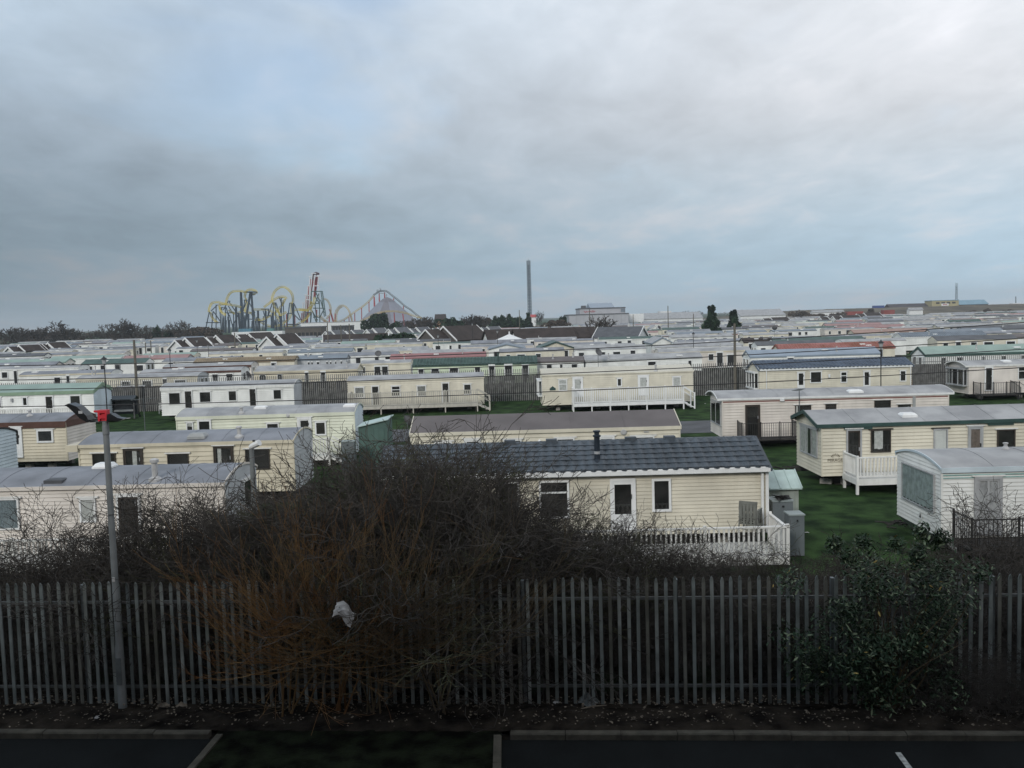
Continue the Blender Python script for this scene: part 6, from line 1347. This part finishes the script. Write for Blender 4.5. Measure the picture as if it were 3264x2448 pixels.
tag(q.build('foliage', [LEAFM, LEAFD, LEAFY], shr), kind='stuff')
for i, (px, D, h, kd, lab) in enumerate(((3215, 19.0, 2.9, 0, 'bare thorny bush before the white caravan with curtained doors'), (3120, 18.2, 1.7, 1, 'low brown thorn bush behind the palisade beside the leafy shrub'), (3290, 18.4, 1.9, 3, 'low brown thorn bush at the fence end'), (2980, 17.9, 1.5, 2, 'small mossy bush behind the leafy shrub'), (2660, 17.6, 1.4, 4, 'small bare bush beside the leafy shrub'))):
    p = at_y(px, 1800, D); bush(HB[kd], 'thorn_bush', lab, 'bush', p.x, p.y, h/HB[kd][2], i*1.3, None, h/HB[kd][2])
# grass tufts through the fence
GT = mat('rank_grass', (.018, .036, .012), .9, .4, 3)
for i, (px, py) in enumerate(((1690, 2215), (1930, 2215), (2230, 2200), (330, 2200), (500, 2190), (2560, 2210))):
    p = at_z(px, py, 0); tw = TW(); r_ = random.Random(i)
    for k in range(160):
        a = Vector((r_.gauss(0, .16), r_.gauss(0, .08), 0)); b = a+Vector((r_.gauss(0, .06), r_.gauss(0, .05), r_.uniform(.1, .4))); tw.seg(a, b, .004, .001); tw.seg(b, b+Vector((r_.gauss(0, .1), r_.gauss(0, .08), r_.uniform(-.02, .12))), .0025, .0008)
    tag(link('grass_tuft', tw.mesh('grass_tuft', GT), None, (p.x, p.y+.1, 0)), 'tuft of rank green grass poking through the palisade foot', 'grass', 'grass tufts', 'stuff')
# litter and leaves on the soil bank
LIT = mat('leaf_litter', (.075, .062, .048), .9, .5, 6, c2=(.13, .11, .085)); q = MB(); r_ = random.Random(31)
for i in range(2600):
    x = r_.uniform(-10.5, 10.5); t = r_.random()**.7; y = fy(x, YK+.16)+t*1.5; s_ = r_.uniform(.012, .034); a = r_.uniform(0, 6.28); z = .14+r_.uniform(-.01, .03)-(.10*max(0, t-.6)/.4)
    u = Vector((math.cos(a)*s_, math.sin(a)*s_, r_.uniform(-.4, .4)*s_)); v = Vector((-math.sin(a)*s_*.6, math.cos(a)*s_*.6, r_.uniform(-.4, .4)*s_)); p = Vector((x, y, z)); q.poly([p-u, p+v, p+u, p-v], [(0, 1, 2, 3)])
tag(q.build('leaf_litter', LIT), 'dead leaves and scraps scattered over the soil bank below the palisade', 'leaf litter', kind='stuff')
def scrap(name, label, cat, p, s, m, seed, group=None, tall=.4, jit=1.0):
    r_ = random.Random(seed); q = MB(); n = 7; pts = []
    for j in range(n+1):
        for i in range(n+1): pts.append(((i/n-.5)*s*r_.uniform(1-.2*jit, 1+.2*jit), (j/n-.5)*s*.7*r_.uniform(1-.2*jit, 1+.2*jit)+.18*s*math.sin(i*.7), s*tall*r_.uniform(1-jit, 1)*math.sin(math.pi*i/n)*math.sin(math.pi*j/n)+r_.uniform(0, .1)*s*jit))
    q.poly(pts, [(j*(n+1)+i, j*(n+1)+i+1, (j+1)*(n+1)+i+1, (j+1)*(n+1)+i) for i in range(n) for j in range(n)]); o = q.build(name, m, None, p, r_.uniform(0, 3)); tag(o, label, cat, group); return o
PLAS = mat('pale_plastic_film', (.33, .33, .33), .4, .2, 9); PLAS2 = mat('dull_plastic_film', (.11, .12, .12), .5, .3, 9)
o = scrap('plastic_bag', 'white plastic bag caught in the willow wands', 'plastic bag', at_y(1097, 1955, 15.0), .36, PLAS, 1, tall=.25, jit=.35); o.rotation_euler = (1.0, .45, .2)
scrap('plastic_bag', 'dull grey plastic sack lying at the palisade foot', 'plastic bag', at_z(1875, 2240, .06), .36, PLAS2, 2, tall=.7)
for i, (x, y, s_) in enumerate(((1772, 2240, .09), (310, 2287, .10), (520, 2252, .22), (580, 2250, .18), (190, 2278, .08), (160, 2276, .07), (180, 2296, .07), (2265, 2275, .08), (2120, 2245, .10), (2020, 2290, .10), (60, 2245, .10), (120, 2243, .09), (2660, 2262, .12), (860, 2250, .08))):
    scrap('litter_scrap', 'small pale scrap of rubbish on the dark soil by the palisade', 'litter', at_z(x, y, .12), s_, PLAS if i in (0, 1) else LIT, 50+i, 'litter scraps')
q = MB(); a = at_z(1840, 2262, .13); b = at_z(1935, 2248, .16); q.tube([a, (a+b)/2+Vector((0, 0, .02)), b], [.012, .015, .009], 6); tag(q.build('fallen_stick', LIT), 'pale broken stick lying beside the grey plastic sack', 'stick')
# scattered things on the lawns
for i, (x, y) in enumerate(((2533, 1525), (2572, 1698), (2248, 1287))): scrap('paper_scrap', 'tiny white paper scrap on the mown grass', 'litter', at_z(x, y, .01), .12, PLAS, 80+i, 'paper on the lawn')
br = thing('breeze_block', 'grey hollow building blocks left under the green-trimmed caravan', 'block', (*at_z(2613, 1541, 0).xy, 0), -.5)
q = MB(); q.box(0, .45, 0, .05, 0, .2); q.box(0, .45, .17, .22, 0, .2)
for x in (0, .2, .4): q.box(x, x+.05, .05, .17, 0, .2)
q.build('block', BLOCK, br)
q = MB(); r_ = random.Random(12)
for k in range(40):
    a = Vector((r_.uniform(-1.1, 1.1), r_.uniform(-.35, .35), r_.uniform(.03, .3))); q.tube([a, a+Vector((r_.uniform(-.9, .9), r_.uniform(-.2, .2), r_.uniform(-.05, .15)))], .02, 4)
tag(q.build('brushwood_heap', CHASS, None, (*at_z(2570, 1508, 0).xy, 0)), 'heap of dark brushwood on the grass behind the green-trimmed caravan', 'brushwood', kind='stuff')
q = MB()
for k in range(30):
    a = Vector((r_.uniform(-.7, .7), r_.uniform(-.25, .25), r_.uniform(.03, .2))); q.tube([a, a+Vector((r_.uniform(-.6, .6), r_.uniform(-.2, .2), r_.uniform(-.05, .1)))], .02, 4)
tag(q.build('brushwood_heap', CHASS, None, (*at_z(2890, 1680, 0).xy, 0)), 'heap of dark brushwood beside the raking skirt of the white caravan', 'brushwood', kind='stuff')
# ================================================================== thin sea haze
hz = bpy.data.materials.new('sea_haze'); hz.use_nodes = True; ht = hz.node_tree; ht.nodes.clear()
ho = ht.nodes.new('ShaderNodeOutputMaterial'); hv = ht.nodes.new('ShaderNodeVolumePrincipled')
hv.inputs['Color'].default_value = (.80, .87, .93, 1); hv.inputs['Density'].default_value = .0002; hv.inputs['Anisotropy'].default_value = 0.0
ht.links.new(hv.outputs[0], ho.inputs['Volume'])
q = MB(); q.box(-3600, 3600, -80, 5100, -1.1, 80); tag(q.build('haze', hz), 'thin pale sea haze over the caravan field', 'haze', kind='stuff')
